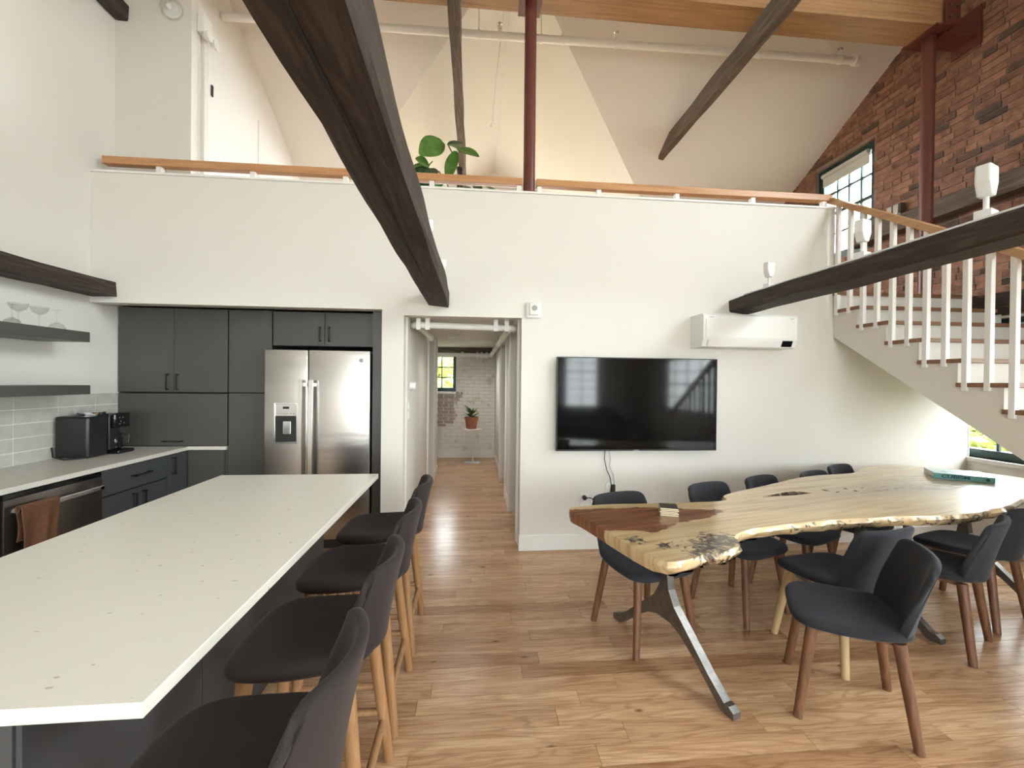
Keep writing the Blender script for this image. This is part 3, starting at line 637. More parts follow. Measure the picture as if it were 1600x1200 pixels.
# ------------------------------------------------------------------ stairs
RISE, GO, X0S = .168, .2605, 3.35
NT = 12
st = thing('staircase', 'white staircase with dark wood treads descending along the brick wall', 'stairs', (4.0, 2, 0))
nos = lambda i: 3.415-GO*i
tz = lambda i: 2.175-RISE*i
for i in range(NT+1):
    yb = nos(i-1)+.032 if i else D-.02
    MB().box(X0S-.012, XR-.02, nos(i), yb, tz(i)-.03, tz(i), .004).build('tread', 'tread', st)
    zb = tz(i+1) if i < NT else 0
    MB().box(X0S-.002, XR-.02, nos(i)+.026, nos(i)+.045, zb, tz(i)-.03).build('riser', 'stairw', st)  # darker stringer colour on the risers stands in for shade
MB().box(X0S+.005, XR-.02, D-.035, D-.02, tz(0), LOFT-.03).build('riser', 'trimw', st)
lowz = lambda y: 1.946-.6449*(3.722-y)
saw = [(D, LOFT-.03), (D, lowz(D)), (lowz(0)*0+.71, 0)]
ye = 3.722-1.946/.6449
pts = [(D-.001, LOFT-.035), (D-.001, lowz(D)), (ye, 0), (nos(NT)+.03, 0)]
for i in range(NT, -1, -1):
    yb = nos(i-1)+.03 if i else D-.001
    pts += [(nos(i)+.03, tz(i)-.03), (yb, tz(i)-.03)]
MB().plate(pts[:-1]+[(D-.001, tz(0)-.03)], [], lambda y, z: (X0S, y, z), (.035, 0, 0)).build('stringer', 'stairw', st)
pts2 = [(D-.001, lowz(D)), (ye, 0), (ye+.03, 0), (D-.001, lowz(D)+.02)]
MB().plate(pts2, [], lambda y, z: (X0S+.035, y, z), (XR-X0S-.06, 0, 0)).build('soffit', 'stairw', st)
rz = lambda y: 3.185+.651*(y-3.695)
for i in range(-1, NT):
    for dy in (.24, .11):
        y = nos(i)+dy
        if y > D+.01: continue
        zb = (tz(i) if i >= 0 else LOFT)-.055
        MB().box(X0S-.016, X0S+.018, y-.017, y+.017, zb, rz(y)-.01, .002, 1).build('baluster', 'trimw', st)
MB().prism([(X0S-.034, 3.74, rz(3.74)-.022), (X0S+.034, 3.74, rz(3.74)-.022), (X0S+.034, 3.74, rz(3.74)+.034), (X0S-.034, 3.74, rz(3.74)+.034)], (0, -3.45, -3.45*.651)).build('handrail', 'raily', st)

# ------------------------------------------------------------------ kitchen: tall units
KY = 3.955
def pull(parent, p, vert=True, ln=.128, out=(0, -1, 0)):
    x, y, z = p; o = Vector(out)*.03; mb = MB(); h = ln/2
    a = Vector((0, 0, h)) if vert is True else Vector(vert)*h
    P = Vector(p); w = .005
    def bar(q, r):
        lo = [min(q[k], r[k])-w for k in range(3)]; hi = [max(q[k], r[k])+w for k in range(3)]
        mb.box(lo[0], hi[0], lo[1], hi[1], lo[2], hi[2], .001, 1)
    bar(P-a+o, P+a+o); bar(P-a, P-a+o); bar(P+a, P+a+o)
    return mb.build('handle', 'black', parent)
def unit(name, label, x0, x1, z0, z1, depth=.62):
    t = thing(name, label, 'cabinet', ((x0+x1)/2, KY+.3, z0))
    MB().box(x0, x1, KY+.021, KY+depth, z0, z1).build('body', 'gap', t); return t
def door(t, x0, x1, z0, z1, mat='char'): return MB().box(x0+.002, x1-.002, KY, KY+.02, z0+.002, z1-.002, .0015, 1).build('door', mat, t)
c1 = unit('wall_cabinet', 'tall charcoal two door upper cabinet left of the pantry', -3.055, -2.158, 1.352, 2.09)
d = door(c1, -3.052, -2.602, 1.356, 2.088); pull(d, (-2.645, KY, 1.445)); d = door(c1, -2.602, -2.158, 1.356, 2.088); pull(d, (-2.565, KY, 1.445))
c2 = unit('appliance_garage', 'charcoal lift door cabinet standing on the corner worktop', -3.055, -2.158, .886, 1.348)
d = door(c2, -3.052, -2.158, .888, 1.346); pull(d, (-2.60, KY, .93), (1, 0, 0), .15)
c3 = unit('pantry_cabinet', 'narrow full height charcoal pantry left of the refrigerator', -2.150, -1.786, .0, 2.09)
door(c3, -2.15, -1.786, 1.356, 2.088); door(c3, -2.15, -1.786, .1, 1.352)
c4 = unit('over_fridge_cabinet', 'small charcoal two door cabinet above the refrigerator', -1.780, -.886, 1.775, 2.085)
d = door(c4, -1.778, -1.333, 1.778, 2.083); pull(d, (-1.372, KY, 1.885), True, .12); d = door(c4, -1.333, -.888, 1.778, 2.083); pull(d, (-1.292, KY, 1.885), True, .12)
pn = tag(MB().box(-.884, -.780, 3.83, 4.6, 0, 2.085).build('end_panel', 'char'), 'dark charcoal end panel right of the refrigerator', 'panel')
# refrigerator
fx0, fx1, fy, fm = -1.778, -.895, 3.80, -1.417
fr = thing('refrigerator', 'stainless side by side refrigerator with ice dispenser', 'refrigerator', ((fx0+fx1)/2, 4.1, 0))
MB().box(fx0+.006, fx1-.006, fy+.075, 4.55, .03, 1.715).build('body', 'blackp', fr)
dA = MB().box(fx0, fm-.003, fy, fy+.065, .09, 1.735, .012, 3).build('freezer_door', 'steel', fr, True, auto=35)
dB = MB().box(fm+.003, fx1, fy, fy+.065, .09, 1.735, .012, 3).build('fridge_door', 'steel', fr, True, auto=35)
MB().box(fx0+.02, fx1-.02, fy+.03, fy+.07, .01, .085).build('kick_grille', 'blackp', fr)
for xx, dd in ((fm-.042, dA), (fm+.042, dB)):
    pts = [(xx, fy-.050-.014*math.sin(math.pi*k/12), .50+.975*k/12) for k in range(13)]
    mb = MB(); rs = []
    for q in pts: rs.append([mb.bm.verts.new((q[0]+a, q[1]+b, q[2])) for a, b in ((-.017, -.008), (.017, -.008), (.017, .008), (-.017, .008))])
    for A, B in zip(rs, rs[1:]):
        for k in range(4): mb.bm.faces.new((A[k], A[(k+1) % 4], B[(k+1) % 4], B[k]))
    mb.bm.faces.new(rs[0]); mb.bm.faces.new(rs[-1]); mb.box(xx-.012, xx+.012, fy-.046, fy+.002, .53, .56); mb.box(xx-.012, xx+.012, fy-.046, fy+.002, 1.42, 1.45); mb.build('handle', 'steelh', dd)
dx0, dx1, dz0, dz1 = -1.695, -1.495, .925, 1.277
dp = MB()
for b_ in ((dx0, dx0+.014, dz0, dz1), (dx1-.014, dx1, dz0, dz1), (dx0+.014, dx1-.014, dz0, dz0+.018), (dx0+.014, dx1-.014, dz1-.012, dz1)): dp.box(b_[0], b_[1], fy-.012, fy+.004, b_[2], b_[3], .003)
dsp = dp.build('dispenser', 'chrome', dA)
MB().box(dx0+.014, dx1-.014, fy-.006, fy-.001, 1.165, dz1-.012).build('control_panel', 'steelh', dA)
MB().box(dx0+.075, dx0+.125, fy-.008, fy-.006, 1.225, 1.245).build('display', 'blackgloss', dA)
for k in range(6): MB().cyl((dx0+.032+k*.027, fy-.006, 1.185), (dx0+.032+k*.027, fy-.009, 1.185), .006, seg=8).build('button', 'greyprint', dA)
MB().box(dx0+.014, dx1-.014, fy-.003, fy-.001, dz0+.018, 1.165).build('niche', 'blackp', dA)
MB().box(dx0+.08, dx0+.145, fy-.02, fy-.004, 1.01, 1.12, .004).build('paddle', 'chrome', dA)
bd = MB().cyl((-.972, fy, 1.648), (-.972, fy-.004, 1.648), .019, seg=24).build('badge', 'white', dB)
MB().lathe([(.013, 0), (.0165, 0), (.0165, .0015), (.013, .0015)], (-.972, fy-.0055, 1.648), 24, 'Y').build('badge_ring', 'greyprint', bd)
MB().tube([(-.972+.009*math.cos(a*.5), fy-.005, 1.648+.008*math.sin(a*.5)*(1 if a < 7 else .6)) for a in range(1, 11)], .0013, 5).build('monogram', 'greyprint', bd)
# worktop along the left wall, L-shaped
CZ = .883
wt = tag(MB().plate([(XL+.012, .9), (-2.468, .9), (-2.468, KY-.012), (-2.160, KY-.012), (-2.160, KY+.55), (XL+.012, KY+.55)], [], lambda x, y: (x, y, CZ), (0, 0, -.03)).build('worktop', 'counter'), 'pale grey L-shaped worktop along the tiled left wall', 'worktop')
BXF = -2.492
def bunit(name, label, y0, y1):
    t = thing(name, label, 'cabinet', (-2.8, (y0+y1)/2, 0)); MB().box(XL+.02, BXF-.021, y0, y1, .10, CZ-.031).build('body', 'gap', t)
    MB().box(XL+.02, BXF-.07, y0, y1, 0, .10).build('toe_kick', 'gap', t); return t
def bfront(t, nm, y0, y1, z0, z1): return MB().box(BXF-.02, BXF, y0+.002, y1-.002, z0+.002, z1-.002, .0015, 1).build(nm, 'charL', t)
b1 = bunit('drawer_cabinet', 'slate base cabinet with one drawer above two doors beside the dishwasher', 3.10, 3.72)
d = bfront(b1, 'drawer', 3.10, 3.72, .665, .845); pull(d, (BXF, 3.43, .76), (0, 1, 0), .16, (1, 0, 0))
d = bfront(b1, 'door', 3.10, 3.41, .11, .66); pull(d, (BXF, 3.365, .56), True, .128, (1, 0, 0)); d = bfront(b1, 'door', 3.41, 3.72, .11, .66); pull(d, (BXF, 3.455, .56), True, .128, (1, 0, 0))
b2 = bunit('corner_cabinet', 'narrow slate base cabinet door in the kitchen corner', 3.722, 3.972)
d = bfront(b2, 'door', 3.722, 3.962, .11, .845); pull(d, (BXF, 3.775, .75), True, .128, (1, 0, 0))
b3 = thing('return_panel', 'slate filler panel below the short return of the worktop', 'panel', (-2.3, 3.98, 0))
MB().box(BXF+.002, -2.185, 3.965, 3.985, .10, CZ-.032).build('panel', 'char', b3); MB().box(-2.183, -2.156, 3.975, 3.99, 0, CZ-.032).build('filler', 'char', b3)
b4 = bunit('base_cabinet', 'slate base cabinet left of the dishwasher', 1.2, 2.482)
bfront(b4, 'door', 1.2, 1.84, .11, .845); bfront(b4, 'door', 1.84, 2.482, .11, .845)
dw = thing('dishwasher', 'stainless dishwasher under the left worktop with a bar handle', 'dishwasher', (-2.75, 2.79, 0))
MB().box(XL+.05, BXF-.03, 2.488, 3.094, .02, CZ-.035).build('body', 'blackp', dw)
MB().box(BXF-.03, BXF+.012, 2.490, 3.092, .11, .815, .004).build('door', 'steeld', dw, True, auto=35)
MB().box(BXF-.03, BXF+.006, 2.490, 3.092, .818, .842).build('control_strip', 'blackgloss', dw)
mb = MB(); mb.box(BXF+.045, BXF+.062, 2.53, 3.05, .735, .765, .005)
mb.box(BXF+.012, BXF+.062, 2.53, 2.56, .735, .765, .004); mb.box(BXF+.012, BXF+.062, 3.02, 3.05, .735, .765, .004); mb.build('handle', 'steelh', dw)
# towel over the handle
def towel(u, v):
    y = 2.525+.195*u+.010*math.sin(v*9+u*3)
    a = v*2-1
    if a < -.12: x, z = BXF+.036+.004*math.sin(u*14), .76+.012-(-a-.12)*.22
    elif a > .12: x, z = BXF+.074+.012*math.sin(u*11+v*2)*min(1, (a-.12)*3), .772-(a-.12)*.40
    else: t_ = (a+.12)/.24*math.pi; x, z = BXF+.055-.019*math.cos(t_), .772+.006*math.sin(t_)
    return (x, y-.03*max(0, a)*(1-u), z)
tag(MB().grid(26, 40, towel).build('towel', 'towel', None, True, [('SOLIDIFY', dict(thickness=.006, offset=0)), ('SUBSURF', dict(levels=1))]), 'rust brown towel hanging on the dishwasher handle', 'towel')
# backsplash tiles on the left wall
TL_, TH = .309, .0955
bs = MB().box(XL, XL+.0085, 1.8, KY, CZ, 1.352).build('backsplash_grout', 'grout', wl)
tm_o = MB().box(-.5, .5, -.5, .5, -.5, .5, .012, 1).build('tile', 'tile'); tmesh = tm_o.data; bpy.data.objects.remove(tm_o)
for r_ in range(5):
    z0 = 1.350-(r_+1)*TH; z1 = 1.350-r_*TH
    z0 = max(z0, CZ)
    for c_ in range(7):
        y1 = KY-c_*TL_+.09; y0 = y1-TL_
        y1 = min(y1, KY)
        if y1-y0 < .02: continue
        o = bpy.data.objects.new('tile', tmesh); COL.objects.link(o); o.parent = wl
        o.location = (XL+.0055, (y0+y1)/2, (z0+z1)/2); o.scale = (.011, y1-y0-.006, z1-z0-.006)
# floating shelves
SXF = -2.75
sh1 = tag(MB().box(XL+.001, SXF, .9, 3.322, 1.731, 1.802, .002, 1).build('floating_shelf', M['char']), 'upper charcoal floating shelf holding stemmed glasses', 'shelf', 'charcoal floating shelves')
sh2 = tag(MB().box(XL+.001, SXF, .9, 3.327, 1.357, 1.422, .002, 1).build('floating_shelf', M['char']), 'lower charcoal floating shelf just above the tiles', 'shelf', 'charcoal floating shelves')
# coupe glasses
def glass(x, y, z, up, label):
    prof = [(.030, 0), (.031, .002), (.006, .006), (.0035, .012), (.0035, .075), (.010, .082), (.034, .098), (.045, .122), (.046, .136), (.044, .136), (.042, .122), (.031, .101), (.006, .086), (.001, .085)]
    if not up: prof = [(r, .136-zz) for r, zz in prof]
    return tag(MB().lathe(prof, (x, y, z), 24).build('coupe_glass', 'glass', None, True), label, 'glass', 'stemmed glasses on the upper shelf')
glass(-2.86, 3.20, 1.8025, False, 'coupe glass upside down at the far end of the upper shelf')
glass(-2.84, 3.06, 1.8025, True, 'upright coupe glass next to the upside down one')
glass(-2.93, 2.985, 1.8025, False, 'upside down coupe glass at the back between two upright ones')
glass(-2.84, 2.93, 1.8025, True, 'second upright coupe glass along the upper shelf')
glass(-2.90, 2.81, 1.8025, True, 'coupe glass nearest the left edge of the picture')
jr = thing('storage_jar', 'black jar with a clear lid at the near end of the lower shelf', 'jar', (-2.88, 2.80, 1.4225))
MB().lathe([(.04, 0), (.045, .004), (.045, .09), (.04, .095)], (-2.88, 2.80, 1.4225), 20).build('body', 'blackp', jr, True, auto=40)
MB().lathe([(.046, .095), (.046, .12), (.02, .13), (.012, .15), (.002, .152)], (-2.88, 2.80, 1.4225), 20).build('lid', 'glass', jr, True, auto=40)
# coffee maker
cm = thing('coffee_maker', 'black coffee maker on the left worktop against the tiles', 'coffee maker', (-2.88, 3.5, CZ))
MB().box(-3.03, -2.80, 3.37, 3.545, CZ, 1.19, .02, 3).build('water_tank', 'blackp', cm, True, auto=40)
MB().box(-3.02, -2.80, 3.55, 3.66, CZ+.03, 1.19, .014, 3).build('tower', 'blackp', cm, True, auto=40)
MB().box(-3.02, -2.765, 3.56, 3.71, 1.085, 1.2, .014, 3).build('brew_head', 'blackgloss', cm, True, auto=40)
MB().lathe([(.06, 0), (.085, .005), (.088, .025), (.07, .03)], (-2.91, 3.52, 1.19), 24).build('lid', 'chrome', cm, True, auto=40)
MB().box(-3.02, -2.74, 3.56, 3.72, CZ, CZ+.03, .012, 3).build('drip_base', 'blackgloss', cm, True, auto=40)
MB().lathe([(.05, 0), (.062, .01), (.066, .08), (.05, .13), (.045, .145)], (-2.85, 3.64, CZ+.032), 22).build('carafe', 'blackgloss', cm, True, auto=40)
MB().tube([(-2.80, 3.66, CZ+.15), (-2.755, 3.68, CZ+.14), (-2.755, 3.68, CZ+.07), (-2.79, 3.66, CZ+.055)], .007).build('carafe_handle', 'blackp', cm, True)
for a_, b_ in ((3.60, 1.165), (3.63, 1.165), (3.61, 1.135), (3.64, 1.12), (3.60, 1.115)): MB().cyl((-2.765, a_, b_), (-2.762, a_, b_), .006, seg=8).build('button', 'chrome', cm)
MB().tube([(-2.80, 3.375, CZ+.012), (-2.84, 3.335, CZ+.008), (-2.90, 3.30, CZ+.006), (-2.99, 3.32, CZ+.02), (-3.045, 3.37, CZ+.08)], .005).build('power_cord', 'black', cm, True)

# ------------------------------------------------------------------ island
isl = thing('kitchen_island', 'kitchen island with a pale speckled stone top and dark base', 'island', (-1.1, 1.8, 0))
MB().box(-1.547, -.598, .834, 2.772, CZ-.03, CZ, .002, 1).build('stone_top', 'quartz', isl)
MB().box(-1.515, -.93, .95, 2.74, .08, CZ-.03).build('base', 'charL', isl)
MB().box(-1.46, -.98, 1.0, 2.69, 0, .08).build('toe_kick', 'gap', isl)
for y0 in (.955, 1.55, 2.145): MB().box(-.93, -.918, y0, y0+.59, .10, CZ-.035, .002, 1).build('side_panel', 'charL', isl)

# ------------------------------------------------------------------ upholstered seats
def cushion(mb, a, b, n, rings, yo=0, seg=40, dish=None):
    prev = None
    for s_, z in rings:
        ring = []
        for k in range(seg):
            t_ = k*6.2831853/seg; c, s = math.cos(t_), math.sin(t_)
            x = a*s_*math.copysign(abs(c)**(2/n), c); yv = b*s_*math.copysign(abs(s)**(2/n), s)
            x *= 1-.10*max(0, yv/b)          # slightly narrower to the rear
            ring.append(mb.bm.verts.new((x, yo+yv, z+(dish(x, yv) if dish else 0))))
        if prev:
            for k in range(seg): mb.bm.faces.new((prev[k], prev[(k+1) % seg], ring[(k+1) % seg], ring[k]))
        else: mb.bm.faces.new(ring)
        prev = ring
    mb.bm.faces.new(prev[::-1])
def backshell(mb, w0, w1, w2, y0, rec, wrap, z0, h, corner, nu=17, nv=12):
    def fn(u, v):
        s = u*2-1; e = math.sin(s*math.pi/2)
        w = (w0*(1-v)**2+2*w1*v*(1-v)+w2*v*v)
        hh = h*(1-corner*abs(s)**6)
        low = .03*abs(e)**2.0*(1-v)                     # lower edge rises at the sides
        return (w*e, y0+rec*v**1.3-wrap*abs(e)**2.3*(1-.30*v), z0+low+hh*v)
    mb.grid(nu, nv, fn)
def leg(mb, top, bot, r0, r1): mb.cyl(top, bot, r0, r1, 14)
def make_chair(name, legmat):
    t = thing(name, '', 'chair')
    mb = MB(); cushion(mb, .24, .225, 4.2, [(.30, .452), (.62, .452), (.86, .454), (.95, .450), (1.0, .437), (.985, .420), (.9, .408), (.6, .402), (.3, .402)], -.01, dish=lambda x, y: -.012*max(0, -y/.225)**3+.02*(x/.245)**2*max(0, y/.2))
    mb.build('seat', 'fab_chair', t, True, [('SUBSURF', dict(levels=1))])
    mb = MB(); backshell(mb, .19, .215, .198, .212, .08, .065, .408, .355, .16)
    mb.build('backrest', 'fab_chair', t, True, [('SOLIDIFY', dict(thickness=.03, offset=0)), ('SUBSURF', dict(levels=2))])
    MB().box(-.15, .15, -.15, .15, .385, .404, .004).build('seat_frame', legmat, t)
    for sx in (-1, 1):
        for sy_ in (-1, 1):
            mb = MB(); leg(mb, (sx*.155, sy_*.15, .405), (sx*.205, sy_*.205, 0), .0235, .0185); mb.build('leg', legmat, t, True, auto=40)
    return t
def make_stool(name):
    t = thing(name, '', 'stool')
    mb = MB(); cushion(mb, .225, .225, 4.0, [(.30, .648), (.62, .648), (.86, .651), (.95, .646), (1.0, .630), (.985, .610), (.9, .598), (.6, .592), (.3, .592)], 0, dish=lambda x, y: -.012*max(0, -y/.225)**3+.02*(x/.225)**2*max(0, y/.2))
    mb.build('seat', 'fab_stool', t, True, [('SUBSURF', dict(levels=1))])
    mb = MB(); backshell(mb, .165, .24, .18, .222, .06, .10, .60, .305, .26)
    mb.build('backrest', 'fab_stool', t, True, [('SOLIDIFY', dict(thickness=.03, offset=0)), ('SUBSURF', dict(levels=2))])
    MB().box(-.14, .14, -.14, .14, .572, .594, .004).build('seat_frame', 'oak', t)
    P = {}
    for sx in (-1, 1):
        for sy_ in (-1, 1):
            a, b = Vector((sx*.15, sy_*.145, .595)), Vector((sx*.205, sy_*.21, 0)); P[sx, sy_] = (a, b)
            mb = MB(); leg(mb, a, b, .024, .0195); mb.build('leg', 'oak', t, True, auto=40)
    at = lambda k, z: P[k][1]+(P[k][0]-P[k][1])*(z/.595)
    for k1, k2, z, nm in (((-1, -1), (1, -1), .25, 'footrest'), ((-1, 1), (1, 1), .17, 'stretcher'), ((-1, -1), (-1, 1), .20, 'stretcher'), ((1, -1), (1, 1), .20, 'stretcher')):
        MB().cyl(at(k1, z), at(k2, z), .0145, seg=10).build(nm, 'oak', t, True, auto=40)
    return t
def place(t, x, y, fx, fy, label, group):
    t.location = (x, y, 0); t.rotation_euler = (0, 0, math.atan2(fx, -fy)); tag(t, label, None, group); return t
ch0 = make_chair('dining_chair', 'walnut'); ch1 = make_chair('dining_chair', 'oakpale')
GC = 'dining chairs around the live edge table'
place(ch1, 2.04, 2.21, -.08, .40, 'dark grey dining chair with pale oak legs at the near table edge', GC)
spots = [
    (1.737, 1.823, -.343, .22, 'dark grey dining chair with walnut legs standing nearest the camera, turned sideways'),
    (2.72, 2.28, -.20, .362, 'dark grey dining chair tucked under the near table edge below the teal book'),
    (3.27, 2.52, -.13, .40, 'dark grey dining chair cut by the right picture edge'),
    (1.015, 2.44, .12, -.40, 'dark grey dining chair at the far left end of the table below the television'),
    (1.775, 2.68, .15, -.39, 'dark grey dining chair on the far side below the right edge of the television'),
    (2.33, 2.88, .17, -.38, 'second dining chair from the television along the far side of the table'),
    (2.90, 3.03, .17, -.38, 'third dining chair from the television along the far side of the table'),
    (3.37, 3.29, .17, -.38, 'last dining chair along the far side, closest to the stair corner'),
]
for i, (x, y, fx, fy_, lb) in enumerate(spots):
    place(ch0 if i == 0 else copy_tree(ch0), x, y, fx, fy_, lb, GC)
s0 = make_stool('bar_stool')
for i, (y, lb) in enumerate(((.965, 'brown black bar stool nearest the camera, cut by the bottom picture edge'), (1.485, 'second bar stool from the camera along the island'), (2.0, 'third bar stool from the camera along the island'), (2.525, 'bar stool at the far end of the island, closest to the hall'))):
    place(s0 if i == 0 else copy_tree(s0), -.525, y, -1, 0, lb, 'bar stools along the island')

# ------------------------------------------------------------------ live edge table
TZ = .755; TT = .062
far = [(0.555, 2.386), (0.748, 2.456), (1.026, 2.465), (1.358, 2.477), (1.52, 2.49), (1.593, 2.53), (1.61, 2.60), (1.762, 2.7), (1.98, 2.806), (2.256, 2.943), (2.457, 3.051), (2.727, 3.15), (3.0, 3.20), (3.16, 3.25), (3.413, 3.438), (3.6, 3.50), (3.80, 3.52), (4.005, 3.46), (4.2, 3.30), (4.32, 3.10), (4.34, 2.95), (4.28, 2.82), (4.1, 2.72), (3.85, 2.62)]
near = [(3.603, 2.467), (3.267, 2.312), (3.066, 2.245), (2.8, 2.169), (2.549, 2.15), (2.346, 2.145), (2.033, 2.12), (1.803, 2.095), (1.676, 2.072), (1.503, 2.035), (1.389, 2.00), (1.30, 1.95), (1.235, 1.90), (1.20, 1.80), (1.13, 1.765), (1.06, 1.72), (1.0, 1.735), (.94, 1.70), (.87, 1.665), (.79, 1.655), (.735, 1.74), (.692, 1.865), (.647, 2.025), (.60, 2.20)]
ctrl = [Vector((*p, 0)) for p in far+near]
def catmull(c, per):
    out = []; n = len(c)
    for i in range(n):
        p0, p1, p2, p3 = c[i-1], c[i], c[(i+1) % n], c[(i+2) % n]
        k = max(2, int((p2-p1).length/per))
        for j in range(k):
            t_ = j/k; out.append(.5*((2*p1)+(p2-p0)*t_+(2*p0-5*p1+4*p2-p3)*t_*t_+(3*p1-p0-3*p2+p3)*t_**3))
    return out
edge = catmull(ctrl, .03)
def rough_at(p):
    # live edge is most ragged on the near side, clean on the sawn left end
    if p.y > 2.1 and p.x < 1.5: return .05
    if p.x < .84 and p.y > 1.68: return .05
    return 1.0 if p.y < 2.35 and p.x < 3.2 else .4
edge = [p+Vector((noise.noise(p*9), noise.noise(p*9+Vector((7, 3, 1))), 0))*.010*rough_at(p) for p in edge]
slit = [Vector((*p, 0)) for p in ((1.842, 2.554), (1.93, 2.605), (2.017, 2.644), (2.10, 2.675), (2.171, 2.694), (2.23, 2.675), (2.257, 2.640), (2.19, 2.618), (2.09, 2.593), (1.99, 2.585), (1.897, 2.572))]
CRACKS = [[Vector((*p, 0)) for p in q] for q in ([(2.397, 2.734), (2.426, 2.724), (2.426, 2.681), (2.397, 2.691)], [(2.43, 2.648), (2.48, 2.679), (2.5, 2.678), (2.45, 2.647)], [(2.591, 2.76), (2.609, 2.756), (2.601, 2.724), (2.583, 2.728)], [(2.609, 2.698), (2.628, 2.695), (2.618, 2.663), (2.599, 2.666)], [(2.708, 2.745), (2.745, 2.765), (2.758, 2.761), (2.721, 2.741)])]
HOLES = [slit]+CRACKS; hpts = [h for q in HOLES for h in q]
inhole = lambda p: any(inside(p, q) for q in HOLES)
def inside(p, poly):
    c = False; j = len(poly)-1
    for i in range(len(poly)):
        a, b = poly[i], poly[j]
        if (a.y > p.y) != (b.y > p.y) and p.x < (b.x-a.x)*(p.y-a.y)/(b.y-a.y)+a.x: c = not c
        j = i
    return c
pts = list(edge); ed = [(i, (i+1) % len(edge)) for i in range(len(edge))]
for hole in HOLES:
    n0 = len(pts); pts += hole; ed += [(n0+i, n0+(i+1) % len(hole)) for i in range(len(hole))]
gx = .5
while gx < 4.45:
    gy = 1.6
    while gy < 3.6:
        p = Vector((gx+rnd.uniform(-.005, .005), gy+rnd.uniform(-.005, .005), 0))
        if inside(p, edge) and not inhole(p): pts.append(p)
        gy += .03
    gx += .03
res = geometry.delaunay_2d_cdt([p.to_2d() for p in pts], ed, [], 0, 1e-5)
V2, F2 = res[0], res[2]
keep = []
for f in F2:
    c = sum((Vector((*V2[i], 0)) for i in f), Vector())/len(f)
    if inside(c, edge) and not inhole(c): keep.append(f)
tb = thing('live_edge_table', 'long live edge wooden dining table with a dark heartwood end', 'table', (2.3, 2.5, 0))
mb = MB()
top = [mb.bm.verts.new((v.x, v.y, TZ)) for v in V2]
for f in keep: mb.bm.faces.new([top[i] for i in f])
bmesh.ops.delete(mb.bm, geom=[v for v in mb.bm.verts if not v.link_faces], context='VERTS')
be = [e for e in mb.bm.edges if len(e.link_faces) == 1]
# sweep the boundary down in steps with a live-edge bulge
cen = Vector((2.3, 2.5, 0))
loopv = {v for e in be for v in e.verts}
prof = [(.004, -.008), (.010, -.022), (.0, -.040), (-.022, TT*-1)]
nrm = {}
for v in loopv:
    n_ = Vector((0, 0, 0))
    for e in v.link_edges:
        if len(e.link_faces) == 1:
            a, b = e.verts; fc = e.link_faces[0].calc_center_median(); d_ = (b.co-a.co).normalized(); q = Vector((d_.y, -d_.x, 0))
            if (fc-a.co).dot(q) > 0: q = -q
            n_ += q
    nrm[v] = n_.normalized() if n_.length > 1e-6 else Vector((0, 0, 0))
prev = {v: v for v in loopv}; lays = [prev]
for off, dz in prof:
    cur = {}
    for v in loopv:
        rr = rough_at(v.co) if not any((v.co.to_2d()-h.to_2d()).length < .004 for h in hpts) else 0
        jit_ = noise.noise(v.co*14+Vector((0, 0, dz*60)))*.014*rr
        cur[v] = mb.bm.verts.new(v.co+nrm[v]*((off if rr > .06 else off*.2)+jit_)+Vector((0, 0, dz)))
    for e in be:
        a, b = e.verts; mb.bm.faces.new((lays[-1][a], lays[-1][b], cur[b], cur[a]))
    lays.append(cur)
low = {}
for v in list(mb.bm.verts):
    pass
slab = mb
fcount = [f for f in mb.bm.faces if abs(f.calc_center_median().z-TZ) < 1e-4]
inner = {}
for f in fcount:
    vs = []
    for v in f.verts:
        if v in lays[-1]: vs.append(lays[-1][v])
        else:
            if v not in inner: inner[v] = mb.bm.verts.new((v.co.x, v.co.y, TZ-TT))
            vs.append(inner[v])
    mb.bm.faces.new(vs[::-1])
slab_o = mb.build('slab', None, tb, True, auto=35)
# masks stored on the slab: 0 = heart, 1 = burl and dark hole walls, 2 = bark side
dark = [Vector((*p, 0)) for p in ((.40, 2.355), (0.6, 2.37), (0.971, 2.395), (1.46, 2.31), (1.258, 2.18), (1.055, 2.104), (0.976, 2.032), (0.88, 1.975), (0.8, 2.02), (0.709, 2.013), (.55, 2.03), (.4, 2.1))]
def sd(p, poly):
    dmin = 9
    for i in range(len(poly)):
        a, b = poly[i-1], poly[i]; ab = b-a; t_ = max(0, min(1, (p-a).dot(ab)/ab.dot(ab))); dmin = min(dmin, (p-(a+ab*t_)).length)
    return dmin if inside(p, poly) else -dmin
me = slab_o.data
at1 = me.attributes.new('heart', 'FLOAT', 'POINT'); at2 = me.attributes.new('burl', 'FLOAT', 'POINT'); at3 = me.attributes.new('along', 'FLOAT', 'POINT')
off_ = wloc(tb); bc = [(1.06, 1.80, .12), (1.15, 1.86, .12), (.755, 1.90, .045), (.86, 1.83, .05), (.98, 1.74, .07)]
def nearest_edge(p):
    best = 9
    for i in range(0, len(edge), 2):
        q = edge[i]; dd_ = (q.x-p.x)**2+(q.y-p.y)**2
        if dd_ < best: best = dd_
    return math.sqrt(best)
